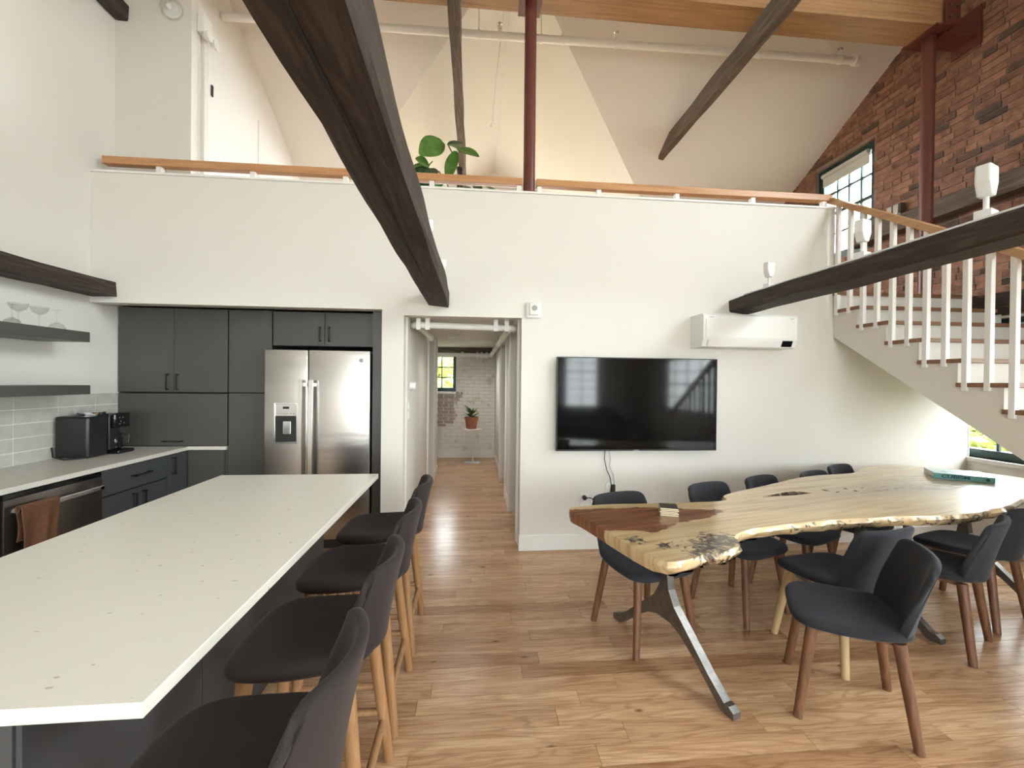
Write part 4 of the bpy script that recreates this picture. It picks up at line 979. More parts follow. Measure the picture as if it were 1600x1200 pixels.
for i, v in enumerate(me.vertices):
    w = v.co+off_; p = Vector((w.x, w.y, 0))
    at1.data[i].value = max(-.2, min(.2, sd(p, dark)))
    b_ = 0
    for (bx_, by_, br) in bc: b_ = max(b_, 1-((p.x-bx_)**2+(p.y-by_)**2)**.5/br)
    side = 1 if w.z < TZ-.004 and rough_at(p) > .9 else 0
    at2.data[i].value = max(b_, 0)+side*.05*(.5+noise.noise(p*3))
    if w.z < TZ-.004 and any((p-h).length < .03 for h in hpts): at2.data[i].value = 2.0  # slit and crack walls coloured dark through the burl mask
    # grain coordinate: distance from the meandering pith line
    pith = 2.28+.27*(p.x-1.2)*.9 if p.x < 3.2 else 2.766+.02*(p.x-3.2)
    at3.data[i].value = (p.y-pith)
m, t, b = nt('live_edge_slab'); at = N(t, 'ShaderNodeAttribute', attribute_name='heart'); ab_ = N(t, 'ShaderNodeAttribute', attribute_name='burl'); al = N(t, 'ShaderNodeAttribute', attribute_name='along')
tc = N(t, 'ShaderNodeTexCoord'); sx = N(t, 'ShaderNodeSeparateXYZ'); L(t, tc.outputs['Object'], sx.inputs[0])
cx = N(t, 'ShaderNodeCombineXYZ'); mm = N(t, 'ShaderNodeMath', operation='MULTIPLY'); mm.inputs[1].default_value = .55; L(t, sx.outputs[0], mm.inputs[0]); L(t, mm.outputs[0], cx.inputs[0])
m2 = N(t, 'ShaderNodeMath', operation='MULTIPLY'); m2.inputs[1].default_value = 11; L(t, al.outputs['Fac'], m2.inputs[0]); L(t, m2.outputs[0], cx.inputs[1])
ng = N(t, 'ShaderNodeTexNoise'); ng.inputs['Scale'].default_value = 2.2; ng.inputs['Detail'].default_value = 7; ng.inputs['Distortion'].default_value = 1.2; L(t, cx.outputs[0], ng.inputs[0])
sap = ramp(t, [(.22, (.34, .215, .12)), (.38, (.50, .345, .185)), (.5, (.62, .455, .255)), (.62, (.67, .50, .285)), (.8, (.56, .39, .21))]); L(t, ng.outputs[0], sap.inputs[0])
hrt = ramp(t, [(.25, (.11, .04, .02)), (.45, (.22, .09, .045)), (.6, (.27, .12, .065)), (.8, (.36, .18, .10))]); L(t, ng.outputs[0], hrt.inputs[0])
# grey-brown heart streak along the far part of the slab
sub = N(t, 'ShaderNodeMath', operation='ABSOLUTE'); L(t, al.outputs['Fac'], sub.inputs[0])
nb = N(t, 'ShaderNodeTexNoise'); nb.inputs['Scale'].default_value = 1.3; nb.inputs['Detail'].default_value = 3; L(t, tc.outputs['Object'], nb.inputs[0])
ad = N(t, 'ShaderNodeMath', operation='ADD'); L(t, sub.outputs[0], ad.inputs[0]); nbm = N(t, 'ShaderNodeMath', operation='MULTIPLY'); nbm.inputs[1].default_value = .35; L(t, nb.outputs[0], nbm.inputs[0]); L(t, nbm.outputs[0], ad.inputs[1])
stf = ramp(t, [(.18, (1, 1, 1)), (.42, (0, 0, 0))]); L(t, ad.outputs[0], stf.inputs[0])
xf = N(t, 'ShaderNodeMapRange'); xf.inputs[1].default_value = -.9; xf.inputs[2].default_value = .6; L(t, sx.outputs[0], xf.inputs[0])
sm = N(t, 'ShaderNodeMath', operation='MULTIPLY'); L(t, stf.outputs[0], sm.inputs[0]); L(t, xf.outputs[0], sm.inputs[1])
gry = ramp(t, [(.25, (.20, .13, .085)), (.5, (.36, .25, .165)), (.75, (.46, .34, .23))]); L(t, ng.outputs[0], gry.inputs[0])
mxg = N(t, 'ShaderNodeMix', data_type='RGBA'); L(t, sm.outputs[0], mxg.inputs[0]); L(t, sap.outputs[0], mxg.inputs[6]); L(t, gry.outputs[0], mxg.inputs[7])
nh = N(t, 'ShaderNodeTexNoise'); nh.inputs['Scale'].default_value = 22; nh.inputs['Detail'].default_value = 4; L(t, tc.outputs['Object'], nh.inputs[0])
hm = N(t, 'ShaderNodeMath', operation='MULTIPLY_ADD'); hm.inputs[1].default_value = .05; hm.inputs[2].default_value = -.025; L(t, nh.outputs[0], hm.inputs[0])
ha = N(t, 'ShaderNodeMath', operation='ADD'); L(t, at.outputs['Fac'], ha.inputs[0]); L(t, hm.outputs[0], ha.inputs[1])
hr = N(t, 'ShaderNodeMapRange'); hr.inputs[1].default_value = -.004; hr.inputs[2].default_value = .006; L(t, ha.outputs[0], hr.inputs[0])
mxh = N(t, 'ShaderNodeMix', data_type='RGBA'); L(t, hr.outputs[0], mxh.inputs[0]); L(t, mxg.outputs[2], mxh.inputs[6]); L(t, hrt.outputs[0], mxh.inputs[7])
nbu = N(t, 'ShaderNodeTexNoise'); nbu.inputs['Scale'].default_value = 16; nbu.inputs['Detail'].default_value = 7; nbu.inputs['Distortion'].default_value = 2.0; L(t, tc.outputs['Object'], nbu.inputs[0])
bu = N(t, 'ShaderNodeMath', operation='MULTIPLY_ADD'); bu.inputs[1].default_value = .32; L(t, ab_.outputs['Fac'], bu.inputs[0]); L(t, nbu.outputs[0], bu.inputs[2])
br = ramp(t, [(.56, (0, 0, 0)), (.60, (.55, .55, .55)), (.66, (1, 1, 1))]); L(t, bu.outputs[0], br.inputs[0])
gtb = N(t, 'ShaderNodeMath', operation='GREATER_THAN'); gtb.inputs[1].default_value = .02; L(t, ab_.outputs['Fac'], gtb.inputs[0])
bmul = N(t, 'ShaderNodeMath', operation='MULTIPLY'); L(t, br.outputs[0], bmul.inputs[0]); L(t, gtb.outputs[0], bmul.inputs[1])
mxb = N(t, 'ShaderNodeMix', data_type='RGBA'); L(t, bmul.outputs[0], mxb.inputs[0]); L(t, mxh.outputs[2], mxb.inputs[6]); bcol = ramp(t, [(.40, (.06, .04, .028)), (.52, (.16, .115, .08)), (.66, (.34, .27, .19))]); nb2 = N(t, 'ShaderNodeTexNoise'); nb2.inputs['Scale'].default_value = 38; nb2.inputs['Detail'].default_value = 5; L(t, tc.outputs['Object'], nb2.inputs[0]); L(t, nb2.outputs[0], bcol.inputs[0]); L(t, bcol.outputs[0], mxb.inputs[7])
L(t, mxb.outputs[2], b.inputs['Base Color']); b.inputs['Roughness'].default_value = .22; b.inputs['Coat Weight'].default_value = .3; b.inputs['Coat Roughness'].default_value = .08
bp = N(t, 'ShaderNodeBump'); bp.inputs['Strength'].default_value = .25; bp.inputs['Distance'].default_value = .004; bp.invert = True; L(t, bmul.outputs[0], bp.inputs['Height']); L(t, bp.outputs[0], b.inputs['Normal'])
me.materials.append(m)
# wishbone legs
def wishbone(cx_, cy_, ang, half):
    d_ = Vector((math.cos(ang), math.sin(ang), 0)); n_ = Vector((-d_.y, d_.x, 0))
    prof = [(-.026, TZ-TT-.006), (-.026, .46), (-.036, .39), (-.075, .32), (-.18, .225), (-.30, .115), (-half+.02, .045), (-half-.005, .045), (-half-.03, .03), (-half-.03, 0), (-half+.035, 0), (-.31, .055), (-.22, .13), (-.12, .20), (-.05, .225)]
    prof = prof+[(-s_, z) for s_, z in reversed(prof)]
    P = [Vector((cx_, cy_, 0))+d_*s_+Vector((0, 0, z))-n_*.022 for s_, z in prof]
    mb = MB(); n = len(P); outl = [(s_, z) for s_, z in prof]
    mb.plate(outl, [], lambda s_, z: tuple(Vector((cx_, cy_, 0))+d_*s_+Vector((0, 0, z))-n_*.022), tuple(n_*.044))
    o = mb.build('leg', 'iron', tb)
    MB().box(-.16, .16, -.05, .05, 0, .008, .001).build('mounting_plate', 'iron', tb).matrix_local = Matrix.Translation(Vector((cx_, cy_, TZ-TT-.008))-wloc(tb))@Matrix.Rotation(ang, 4, 'Z')
    return o
wishbone(1.042, 2.185, math.atan2(.821, -.248), .41)
wishbone(2.60, 2.62, math.atan2(.821, -.18), .41)
wishbone(3.68, 2.86, math.atan2(.821, -.14), .41)

# ------------------------------------------------------------------ on the table
def text(body, size, parent, M4, mat, name='lettering', bold=True):
    cu = bpy.data.curves.new(name, 'FONT'); cu.body = body; cu.size = size; cu.extrude = .0004; cu.align_x = 'CENTER'; cu.align_y = 'CENTER'; cu.offset = size*.028 if bold else 0
    o = bpy.data.objects.new(name, cu); COL.objects.link(o)
    dg = bpy.context.evaluated_depsgraph_get(); dg.update(); me = bpy.data.meshes.new_from_object(o.evaluated_get(dg)); bpy.data.objects.remove(o)
    o = bpy.data.objects.new(name, me); COL.objects.link(o); me.materials.clear(); me.materials.append(M[mat]); o.parent = parent; o.matrix_local = M4; return o
bk = thing('art_book', 'large teal art book lying on the table, spine reading CUBISM', 'book', (0, 0, 0))
bw, bd_, bh = .335, .27, .042
MB().box(-bw/2+.004, bw/2-.004, -bd_/2+.005, bd_/2-.004, .004, bh-.004).build('pages', 'paper', bk)
MB().box(-bw/2, bw/2, -bd_/2, bd_/2, bh-.004, bh, .001, 1).build('front_cover', 'bookside', bk)
MB().box(-bw/2, bw/2, -bd_/2, bd_/2, 0, .004, .001, 1).build('back_cover', 'teal', bk)
spn = MB().box(-bw/2, bw/2, -bd_/2-.003, -bd_/2+.003, 0, bh, .001, 1).build('spine', 'teal', bk)
RX = Matrix.Rotation(math.radians(90), 4, 'X')
text('CUBISM', .034, spn, Matrix.Translation((-.045, -bd_/2-.0034, bh*.5))@Matrix.Diagonal((1.35, 1, 1, 1)).__matmul__(RX), 'ink')
MB().lathe([(.0005, 0), (.011, 0), (.011, .001), (.0005, .001)], (.13, -bd_/2-.0038, bh*.5), 16, 'Y').build('emblem', 'ink', spn)
ba = math.atan2(2.823-3.023, 3.82-3.551)
bk.location = (3.745+.135*math.sin(-ba)*1.0, 2.923+.135*math.cos(ba), TZ+.0005); bk.rotation_euler = (0, 0, ba)
cs = [(0.0, 0), (.002, .01), (-.003, -.02), (.002, .02), (-.001, 0)]
for i, (dx, da) in enumerate(cs):
    c_ = thing('coaster', ['bottom coaster of the small stack on the table', 'second coaster from the bottom of the small stack', 'middle coaster of the small stack on the table', 'second coaster from the top of the small stack', 'dark topped coaster on top of the small stack'][i], 'coaster', (1.085+dx, 2.265, TZ+.0004+i*.0088), 'stack of coasters on the table')
    MB().box(-.047, .047, -.047, .047, 0, .0066, .001, 1).build('board', 'coaster', None).parent = c_
    MB().box(-.0465, .0465, -.0465, .0465, .0066, .0086).build('face', 'coastert', None).parent = c_
    c_.rotation_euler = (0, 0, -.35+da)

# ------------------------------------------------------------------ wall things
tv = thing('television', 'large black wall mounted television', 'television', (1.44, D, 1.29))
tx0, tx1, tz0, tz1, ty = .716, 2.172, .881, 1.699, 3.615
MB().box(tx0, tx1, ty+.004, ty+.034, tz0, tz1, .003, 1).build('casing', 'blackp', tv)
MB().box(tx0+.009, tx1-.009, ty, ty+.006, tz0+.014, tz1-.009).build('screen', 'screen', tv)
MB().box((tx0+tx1)/2-.035, (tx0+tx1)/2+.01, ty+.003, ty+.006, tz0+.002, tz0+.009).build('maker_mark', 'greyprint', tv)
MB().box(1.2, 1.7, ty+.034, D, 1.1, 1.5).build('wall_mount', 'black', tv)
tag(MB().tube([(1.165, D-.03, .90), (1.16, D-.03, .80), (1.185, D-.025, .70), (1.215, D-.02, .64), (1.23, D-.012, .575), (1.225, D-.012, .50)], .0035, 6).build('television_cable', 'black', None, True), 'black cable hanging from the television to the wall outlet', 'cable')
tag(MB().tube([(1.20, D-.03, .90), (1.215, D-.03, .79), (1.205, D-.025, .74), (1.245, D-.02, .66), (1.255, D-.014, .60), (1.26, D-.012, .45), (1.255, D-.01, .3)], .003, 6).build('television_cable', 'greyprint', None, True), 'thin grey cable hanging beside the black television cable', 'cable')
def outlet(x, z, label, y=D):
    o = thing('wall_outlet', label, 'outlet', (x, y, z)); MB().box(x-.04, x+.04, y-.007, y, z-.06, z+.06, .002).build('plate', 'white', o)
    for dz in (-.022, .022): MB().box(x-.017, x+.017, y-.0095, y-.007, z+dz-.014, z+dz+.014, .001, 1).build('socket', 'trimw', o)
    return o
outlet(.992, .438, 'white wall outlet with a black plug beside the table end')
ol_ = thing('round_outlet', 'round white wall outlet behind the hanging cables', 'outlet', (1.225, D, .56)); MB().lathe([(.002, 0), (.045, 0), (.045, -.008), (.002, -.01)], (1.225, D, .56), 24, 'Y').build('plate', 'white', ol_)
MB().box(1.232, 1.262, D-.035, D-.008, .50, .575, .005).build('adapter', 'black', ol_)
cdp = thing('plug_cord', 'black plug and cord running from the wall outlet behind the chair', 'cord', (.98, D, .46))
MB().cyl((.985, D-.0095, .462), (.985, D-.04, .462), .019, seg=16).build('plug', 'black', cdp, True, auto=40)
MB().tube([(.985, D-.035, .462), (1.04, D-.035, .46), (1.09, D-.03, .43), (1.13, D-.03, .37), (1.16, D-.02, .2)], .005, 6).build('cord', 'black', cdp, True)
# air conditioner
ac = thing('air_conditioner', 'white wall mounted air conditioner under the right beam', 'air conditioner', (2.4, D, 1.79))
ax0, ax1, ay = 1.955, 2.815, 3.475
MB().plate([(D, 1.795), (D-.17, 1.795), (D-.19, 1.80), (ay, 1.865), (ay, 2.065), (ay+.02, 2.083), (D, 2.083)], [], lambda y, z: (ax0, y, z), (ax1-ax0, 0, 0)).build('body', 'white', ac)
MB().box(ax0+.02, ax1-.012, ay-.006, ay+.001, 1.872, 2.035, .003).build('front_panel', 'trimw', ac)
vn = Vector((0, -(1.865-1.80), -((D-.19)-ay))).normalized()
def onvane(nm, x0, x1, f0, f1, mat, h=.003):
    q = lambda f: (D-.19+(ay-(D-.19))*f, 1.80+.065*f); a, b_ = q(f0), q(f1)
    MB().prism([(x0, a[0], a[1]), (x1, a[0], a[1]), (x1, b_[0], b_[1]), (x0, b_[0], b_[1])], vn*h).build(nm, mat, ac)
onvane('louvre', ax0+.06, ax1-.16, .12, .9, 'trimw'); onvane('display', ax1-.135, ax1-.04, .12, .88, 'blackgloss'); onvane('louvre_slot', ax0+.042, ax0+.047, .1, .8, 'greyprint')
MB().box(ax0+.05, ax0+.09, ay-.001, ay+.001, 2.048, 2.053).build('maker_mark', 'greyprint', ac); MB().box(ax1-.07, ax1-.03, ay-.001, ay+.001, 2.048, 2.053).build('maker_mark', 'greyprint', ac)
# alarm strobe
al_ = thing('alarm_strobe', 'white alarm sounder on the wall right of the hall opening', 'alarm', (.515, D, 2.1))
MB().box(.45, .585, D-.022, D, 2.035, 2.175, .012, 3).build('base', 'white', al_, True, auto=40); MB().box(.478, .556, D-.045, D-.02, 2.058, 2.166, .008, 3).build('front', 'trimw', al_, True, auto=40)
MB().lathe([(.002, 0), (.024, 0), (.024, -.004), (.002, -.004)], (.521, D-.046, 2.118), 20, 'Y').build('speaker', 'greyprint', al_)
# hall-left switches
th = tag(MB().lathe([(.002, 0), (.036, 0), (.036, .05), (.002, .052)], (-.58, 3.99, 1.43), 18, 'X').build('thermostat', 'white', None, True, auto=40), 'white round thermostat on the left hall wall', 'thermostat')
for k_, zz in enumerate((1.26, 1.17)):
    s_ = thing('light_switch', ['upper white switch plate on the left hall wall', 'lower white switch plate on the left hall wall'][k_], 'switch', (-.58, 3.88, zz)); MB().box(-.58, -.573, 3.845, 3.915, zz-.035, zz+.035, .002).build('plate', 'white', s_); MB().box(-.573, -.568, 3.87, 3.89, zz-.016, zz+.016, .001, 1).build('rocker', 'trimw', s_)
# hall pipes
hp = thing('hall_pipe', 'white pipes under the hall ceiling with couplings', 'pipe', (0, 4, 2))
MB().tube([(-.50, 3.93, 1.985), (-.53, 3.94, 1.985), (-.55, 3.97, 1.985)]+[(-.55+.0, 4.0, 1.985)], .03, 12).cyl((-.50, 3.93, 1.985), (.34, 3.93, 1.972), .03).build('cross_pipe', 'pipew', hp, True, auto=50)
MB().tube([(.30, 3.93, 1.972), (.35, 3.94, 1.972), (.375, 3.99, 1.972)], .03, 12).build('elbow', 'pipew', hp, True, auto=50)
MB().cyl((-.50, 3.95, 1.975), (-.50, 4.95, 1.975), .03, seg=16).build('left_pipe', 'pipew', hp, True, auto=50)
MB().cyl((-.50, 4.85, 1.975), (-.50, 4.98, 1.975), .04, seg=16).build('coupling', 'pipew', hp, True, auto=50)
MB().cyl((.325, 3.95, 1.965), (.325, 8.05, 1.965), .03, seg=16).build('right_pipe', 'pipew', hp, True, auto=50)
for y in (4.7, 5.6, 6.6, 7.5): MB().cyl((.325, y-.05, 1.965), (.325, y+.05, 1.965), .038, seg=16).build('coupling', 'pipew', hp, True, auto=50)
MB().cyl((-1.6, 8.08, 1.97), (.36, 8.08, 1.97), .035, seg=16).build('far_pipe', 'pipew', hp, True, auto=50)
for x in (-.21, .07, .15, .24): MB().cyl((x-.02, 8.08, 1.97), (x+.02, 8.08, 1.97), .06, seg=16).build('coupling', 'pipew', hp, True, auto=50)
for x, y in ((-.50, 3.93), (.30, 3.93), (-.42, 3.93), (.20, 3.93)): MB().box(x-.02, x+.02, y-.036, y+.036, 1.94, CEIL-.004, .003).build('bracket', 'pipew', hp)
tag(MB().box(-2.3, .42, 8.17, 8.249, 2.02, 2.115).build('lintel_timber', 'timberx'), 'weathered timber strip at the top of the far hall wall', 'timber')
v_ = thing('ceiling_vent', 'square vent in the hall ceiling', 'vent', (-.28, 6.0, CEIL)); MB().box(-.36, -.2, 5.95, 6.13, CEIL-.03, CEIL, .004).build('cover', 'white', v_)
tag(MB().lathe([(.002, 0), (.055, 0), (.05, -.025), (.002, -.03)], (.0, 6.35, CEIL), 20).build('smoke_detector', 'white', None, True, auto=40), 'round smoke detector on the hall ceiling', 'detector')
dl_ = tag(MB().lathe([(.002, -.004), (.06, -.004), (.065, 0), (.002, 0)], (.02, 7.4, CEIL), 20).build('recessed_and_fill_light', 'white', None, True, auto=40), 'small round recessed light near the end of the hall ceiling', 'light')
for (hx, hy, lb) in ((.02, 7.4, None), (-.08, 4.9, 'round light added just inside the hall opening to brighten the hall')):  # the light nearer the opening is added to brighten the hall
    if lb: tag(MB().lathe([(.002, -.004), (.06, -.004), (.065, 0), (.002, 0)], (hx, hy, CEIL), 20).build('recessed_and_fill_light', 'white', None, True, auto=40), lb, 'light')
    ld = bpy.data.lights.new('recessed_and_fill_lamp', 'SPOT'); ld.energy = 12; ld.spot_size = 2.6; ld.spot_blend = 1; ld.shadow_soft_size = .3; ld.color = (1, .93, .84)
    lo = bpy.data.objects.new('recessed_and_fill_lamp', ld); COL.objects.link(lo); lo.location = (hx, hy, CEIL-.03)
# plant on a white pedestal table
pt = thing('pedestal_table', 'small white pedestal table at the end of the hall', 'table', (0, 7.72, 0))
MB().box(-.15, .13, 7.62, 7.84, 0, .014, .006).build('base', 'white', pt, True, auto=40); MB().cyl((-.0, 7.72, .012), (.0, 7.72, .60), .013).build('pole', 'white', pt, True, auto=40)
MB().lathe([(.002, .598), (.155, .598), (.16, .604), (.16, .612), (.155, .616), (.002, .616)], (0, 7.72, 0), 32).build('top', 'white', pt, True, auto=40)
pp_ = thing('potted_plant', 'green plant in a terracotta pot on the pedestal table', 'plant', (-.03, 7.72, .6165))
MB().lathe([(.085, 0), (.09, .002), (.115, .17), (.125, .172), (.128, .215), (.118, .216), (.112, .19), (.002, .19)], (-.03, 7.72, .6165), 24).build('pot', 'terracotta', pp_, True, auto=40)
MB().lathe([(.11, .186), (.11, .195), (.002, .2)], (-.03, 7.72, .6165), 20).build('soil', 'soil', pp_)
def leafmesh(mb, base, d, ln, wd, droop, cup=.15, nu=5, nv=9, twist=0.0, up=(0, 0, 1)):
    d = Vector(d).normalized(); sd_ = d.cross(Vector(up).normalized())
    sd_ = (sd_ if sd_.length > .05 else Vector((1, 0, 0))).normalized(); nn = sd_.cross(d).normalized()
    if twist: q = Matrix.Rotation(twist, 3, d); sd_, nn = q@sd_, q@nn
    def fn(u, v):
        s = u*2-1; w = wd*(math.sin(math.pi*min(1, v*.93+.05))**.75)
        return Vector(base)+d*ln*v+sd_*w*s+nn*(abs(s)*w*cup)+Vector((0, 0, -droop*v*v))
    mb.grid(nu, nv, fn)
for k in range(26):
    a_ = rnd.uniform(0, 6.28); el = rnd.uniform(.3, 1.2); h = rnd.uniform(.0, .14)
    mb = MB(); leafmesh(mb, (-.03+.02*math.cos(a_), 7.72+.02*math.sin(a_), .815+h), (math.cos(a_)*math.cos(el), math.sin(a_)*math.cos(el), math.sin(el)), rnd.uniform(.12, .2), .026, .04)
    mb.build('leaf', 'leafd' if k % 3 else 'leaf', pp_, True, [('SOLIDIFY', dict(thickness=.0015))])
mb = MB()
for k in range(5): mb.tube([(-.03, 7.72, .80), (-.03+.02*math.cos(k*1.3), 7.72+.02*math.sin(k*1.3), .96)], .004, 5)
mb.build('stems', 'stem', pp_)

# ------------------------------------------------------------------ loft rubber plant
rp_ = thing('rubber_plant', 'leafy rubber plant in the loft behind the half wall', 'plant', (-.3, 4.25, LOFT))
MB().lathe([(.12, 0), (.13, .004), (.17, .30), (.175, .32), (.16, .32), (.15, .29), (.002, .29)], (-.3, 4.25, LOFT), 24).build('pot', 'white', rp_, True, auto=40)
MB().lathe([(.15, .285), (.15, .292), (.002, .3)], (-.3, 4.25, LOFT), 20).build('soil', 'soil', rp_)
lv = [(Vector((-0.319, 4.200, 3.805)), Vector((-0.505, 4.020, 3.610)), .085, 'leaf'), (Vector((-0.290, 4.220, 3.793)), Vector((-0.164, 4.050, 3.694)), .05, 'leaf'), (Vector((-0.183, 4.200, 3.745)), Vector((0.017, 4.100, 3.659)), .05, 'leaf'), (Vector((-0.195, 4.200, 3.725)), Vector((-0.259, 4.080, 3.421)), .05, 'leaf'), (Vector((-0.273, 4.250, 3.798)), Vector((-0.140, 4.400, 3.947)), .04, 'leafd'),
      (Vector((-0.464, 4.200, 3.530)), Vector((-0.594, 4.250, 3.616)), .045, 'leaf'), (Vector((-0.459, 4.150, 3.511)), Vector((-0.482, 4.050, 3.269)), .055, 'leafd'), (Vector((-0.489, 4.200, 3.547)), Vector((-0.619, 4.100, 3.369)), .055, 'leafd'), (Vector((-0.316, 4.200, 3.420)), Vector((-0.387, 4.050, 3.304)), .03, 'leaf'), (Vector((-0.005, 4.200, 3.423)), Vector((0.044, 4.050, 3.290)), .035, 'leafd'), (Vector((0.077, 4.200, 3.409)), Vector((0.229, 4.100, 3.303)), .022, 'leaf'), (Vector((-0.048, 4.200, 3.377)), Vector((-0.108, 4.100, 3.286)), .03, 'leafd')]
lv += [(Vector((-.45, 4.2, 3.56)), Vector((-.56, 4.1, 3.60)), .05, 'leaf'), (Vector((-.44, 4.2, 3.54)), Vector((-.50, 4.05, 3.38)), .06, 'leafd'), (Vector((-.42, 4.15, 3.52)), Vector((-.40, 4.0, 3.36)), .05, 'leafd')]
for (a_, b_, wd, mt) in lv:
    mb = MB(); v = b_-a_
    leafmesh(mb, a_, v, v.length*1.08, wd*1.3, .03, .22, twist=rnd.uniform(-.35, .35), up=(.2, -1, .55))
    mb.build('leaf', mt, rp_, True, [('SOLIDIFY', dict(thickness=.002)), ('SUBSURF', dict(levels=1))])
base_ = Vector((-.3, 4.25, LOFT+.29))
for chain in ([base_, Vector((-0.127, 4.200, 3.142)), Vector((-0.154, 4.200, 3.391)), Vector((-0.194, 4.200, 3.638)), Vector((-0.270, 4.200, 3.783))], [base_, Vector((-0.228, 4.200, 3.262)), Vector((-0.279, 4.200, 3.415)), Vector((-0.354, 4.200, 3.517)), Vector((-0.465, 4.200, 3.542))], [Vector((-0.465, 4.200, 3.542)), Vector((-0.440, 4.200, 3.587)), Vector((-0.416, 4.200, 3.613))], [base_, Vector((-0.078, 4.200, 3.207)), Vector((-0.005, 4.200, 3.411)), Vector((0.089, 4.200, 3.409))]):
    MB().tube(chain, .006, 6).build('stem', 'stem', rp_, True)

# ------------------------------------------------------------------ spotlights on the beams and closet lamps
def spot(x, y, z, az, label, s=1.0):
    t = thing('beam_spotlight', label, 'spotlight', (x, y, z), 'white spotlights on the beams')
    MB().box(-.03*s, .03*s, -.022*s, .022*s, 0, .032*s, .003).build('base', 'white', None).parent = t
    MB().cyl((0, 0, .03*s), (0, 0, .085*s), .008*s).build('stem', 'white', None).parent = t
    mb = MB(); pr_ = [(-.017, .08), (.017, .08), (.036, .125), (.034, .185), (-.034, .185), (-.036, .125)]
    mb.plate([(a*s, b*s) for a, b in pr_], [], lambda a, b: (a, -.02*s, b), (0, .04*s, 0))
    hd = mb.build('head', 'white', None, mods=[('BEVEL', dict(width=.006*s, segments=2))]); hd.parent = t
    lens = MB().lathe([(.002, 0), (.016*s, 0), (.016*s, .002), (.002, .002)], (0, 0, .1855*s), 16).build('lens', 'chrome', None); lens.parent = hd
    t.rotation_euler = (0, 0, az); return t
BT = 2.262
spot(2.40, 3.28, BT, .3, 'small white spotlight on the right beam above the air conditioner', 1.15)
spot(2.40, 2.44, BT, .3, 'white spotlight in the middle of the right beam in front of the stair balusters', 1.3)
spot(2.40, 1.80, BT, .35, 'largest white spotlight on the right beam near the picture edge', 1.38)
spot(-.28, 2.55, 2.262, .3, 'white spotlight mostly hidden behind the large overhead beam', .9)
spot(-.235, 3.22, 2.255, .2, 'small white spotlight by the far end of the large overhead beam', .7)
tag(MB().box(2.33, 2.35, YF+.1, 3.5, BT-.012, BT-.002).build('light_track', 'white'), 'thin white light track on top of the right beam', 'light track')
cl = thing('closet_lamp', 'round clear globe lamp high on the closet wall', 'lamp', (-2.60, YC, 4.63))
MB().lathe([(.002, -.0), (.07, 0), (.07, -.01), (.002, -.012)], (-2.60, YC, 4.63), 24, 'Y').build('base', 'white', cl)
MB().lathe([(.086, 0), (.09, -.02), (.075, -.055), (.04, -.08), (.002, -.088)], (-2.60, YC, 4.63), 28, 'Y').build('globe', 'glass', cl, True)
MB().lathe([(.012, -.012), (.026, -.03), (.02, -.05), (.002, -.058)], (-2.615, YC, 4.645), 16, 'Y').build('bulb', 'white', cl, True)
em = thing('emergency_light', 'white twin head emergency light at the closet corner', 'emergency light', (XC+.02, 4.02, 4.5))
MB().box(XC+.001, XC+.06, 3.99, 4.11, 4.53, 4.70, .008).build('housing', 'white', em)
for dy in (.0, .1): MB().lathe([(.02, -.03), (.04, 0), (.042, .02), (.002, .025)], (XC+.08, 4.01+dy, 4.505), 16, 'X').build('lamp_head', 'white', em, True, auto=40)
bx_ = thing('brick_wall_light', 'small steel twin light box on the brick wall behind the stair rail', 'light', (XR-.06, 4.42, 3.42))
MB().box(XR-.07, XR-.008, 4.33, 4.50, 3.39, 3.52, .006).build('box', 'iron', bx_)
for dy in (0, .075): MB().box(XR-.085, XR-.07, 4.345+dy, 4.405+dy, 3.40, 3.51, .006).build('lens', 'chrome', bx_)

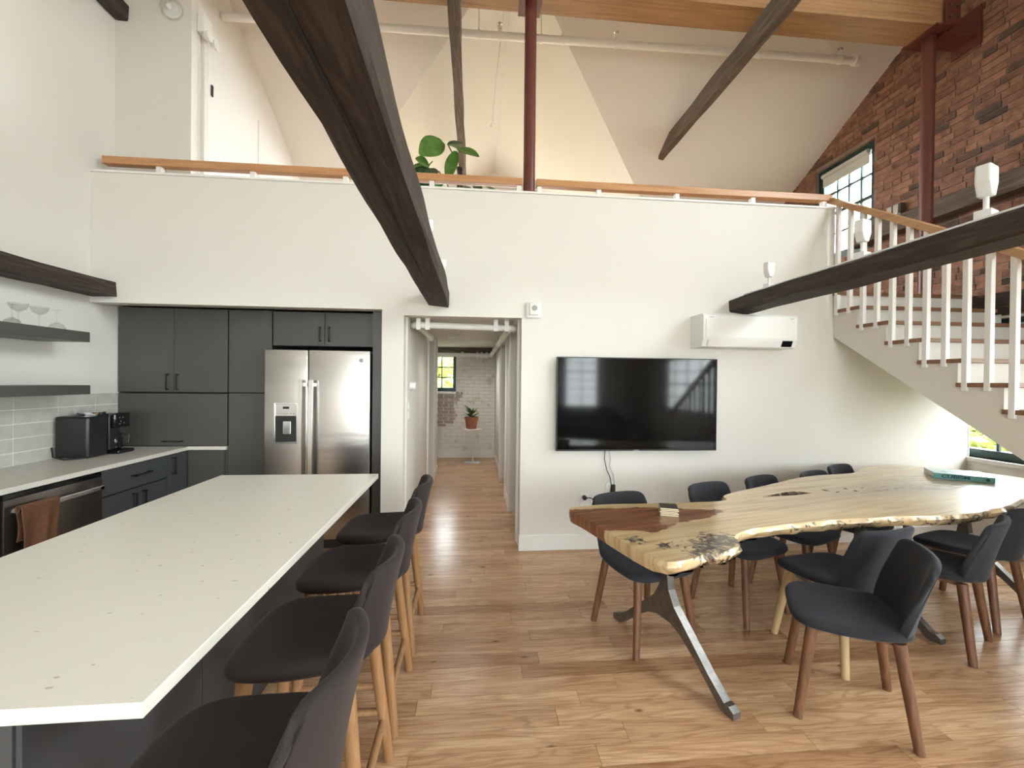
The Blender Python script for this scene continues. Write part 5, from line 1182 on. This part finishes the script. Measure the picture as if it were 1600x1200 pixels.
# ------------------------------------------------------------------ seating area behind the camera (seen in reflections)
sf = thing('sofa', 'dark grey sofa below the front windows', 'sofa', (2.6, -3.4, 0))
MB().box(1.4, 3.8, -3.9, -3.0, .12, .44, .05, 3).build('seat', 'sofa', sf, True, auto=40); MB().box(1.4, 3.8, -4.1, -3.8, .12, .85, .06, 3).build('backrest', 'sofa', sf, True, auto=40)
for x in (1.2, 3.8): MB().box(x, x+.2, -4.1, -3.0, .12, .62, .05, 3).build('armrest', 'sofa', sf, True, auto=40)
for x, y in ((1.3, -3.1), (3.9, -3.1), (1.3, -4.0), (3.9, -4.0)): MB().cyl((x, y, 0), (x, y, .13), .02).build('leg', 'walnut', sf)
for k_, (x, lb) in enumerate(((3.72, 'white curtain right of the front window'), (2.38, 'white curtain left of the front window'))):
    def cur(u, v, x=x): return (x-.14+.28*u, YF+.10+.025*math.sin(u*24), .05+3.2*v)
    tag(MB().grid(40, 3, cur).build('curtain', 'curtain', None, True, [('SOLIDIFY', dict(thickness=.004))]), lb, 'curtain', 'front window curtains')

# ------------------------------------------------------------------ outdoors
struct(MB().box(-60, 60, -60, 60, -3.3, -3.2).build('ground', 'grass'))
def tree(name, label, c, r, n, mat='treeleaf'):
    t = thing(name, label, 'tree', (c[0], c[1], -3.2), 'trees outside the windows')
    MB().tube([(c[0], c[1], -3.2), (c[0]+.1, c[1], c[2]-r*.3), (c[0], c[1]+.1, c[2]+r*.4)], [.22, .15, .05], 8).build('trunk', 'barkm', t)
    global verts, faces
    for k in range(n):
        while True:
            p = Vector((rnd.uniform(-1, 1), rnd.uniform(-1, 1), rnd.uniform(-1, 1)))
            if p.length < 1: break
        p = p*r*(.75+.5*noise.noise(p*3)); p.z *= .9
        a = Vector((rnd.uniform(-1, 1), rnd.uniform(-1, 1), rnd.uniform(-1, 1))).normalized(); b = a.orthogonal().normalized(); s_ = rnd.uniform(.08, .17)
        q = Vector(c)+p-Vector((c[0], c[1], -3.2)); i0 = len(verts)
        verts.extend([tuple(q-a*s_), tuple(q+b*s_*.5), tuple(q+a*s_), tuple(q-b*s_*.5)]); faces.append((i0, i0+1, i0+2, i0+3))
    frompy('foliage', mat, t)
tree('garden_tree', 'yellow green tree outside the lower stair window', (9.6, 7.4, -.3), 2.6, 8000)
tree('garden_tree', 'yellow green tree further right outside the stair window', (9.6, -1.4, .0), 2.4, 5000)
tree('sky_blocking_shrub', 'dense yellow green shrub added outside the lower stair window to block sky', (6.75, 3.7, .75), 1.15, 7000)  # close shrub added to hold sky light off the wall inside
tree('garden_tree', 'leafy tree outside the hall window', (-1.6, 13.5, .8), 2.6, 5200)
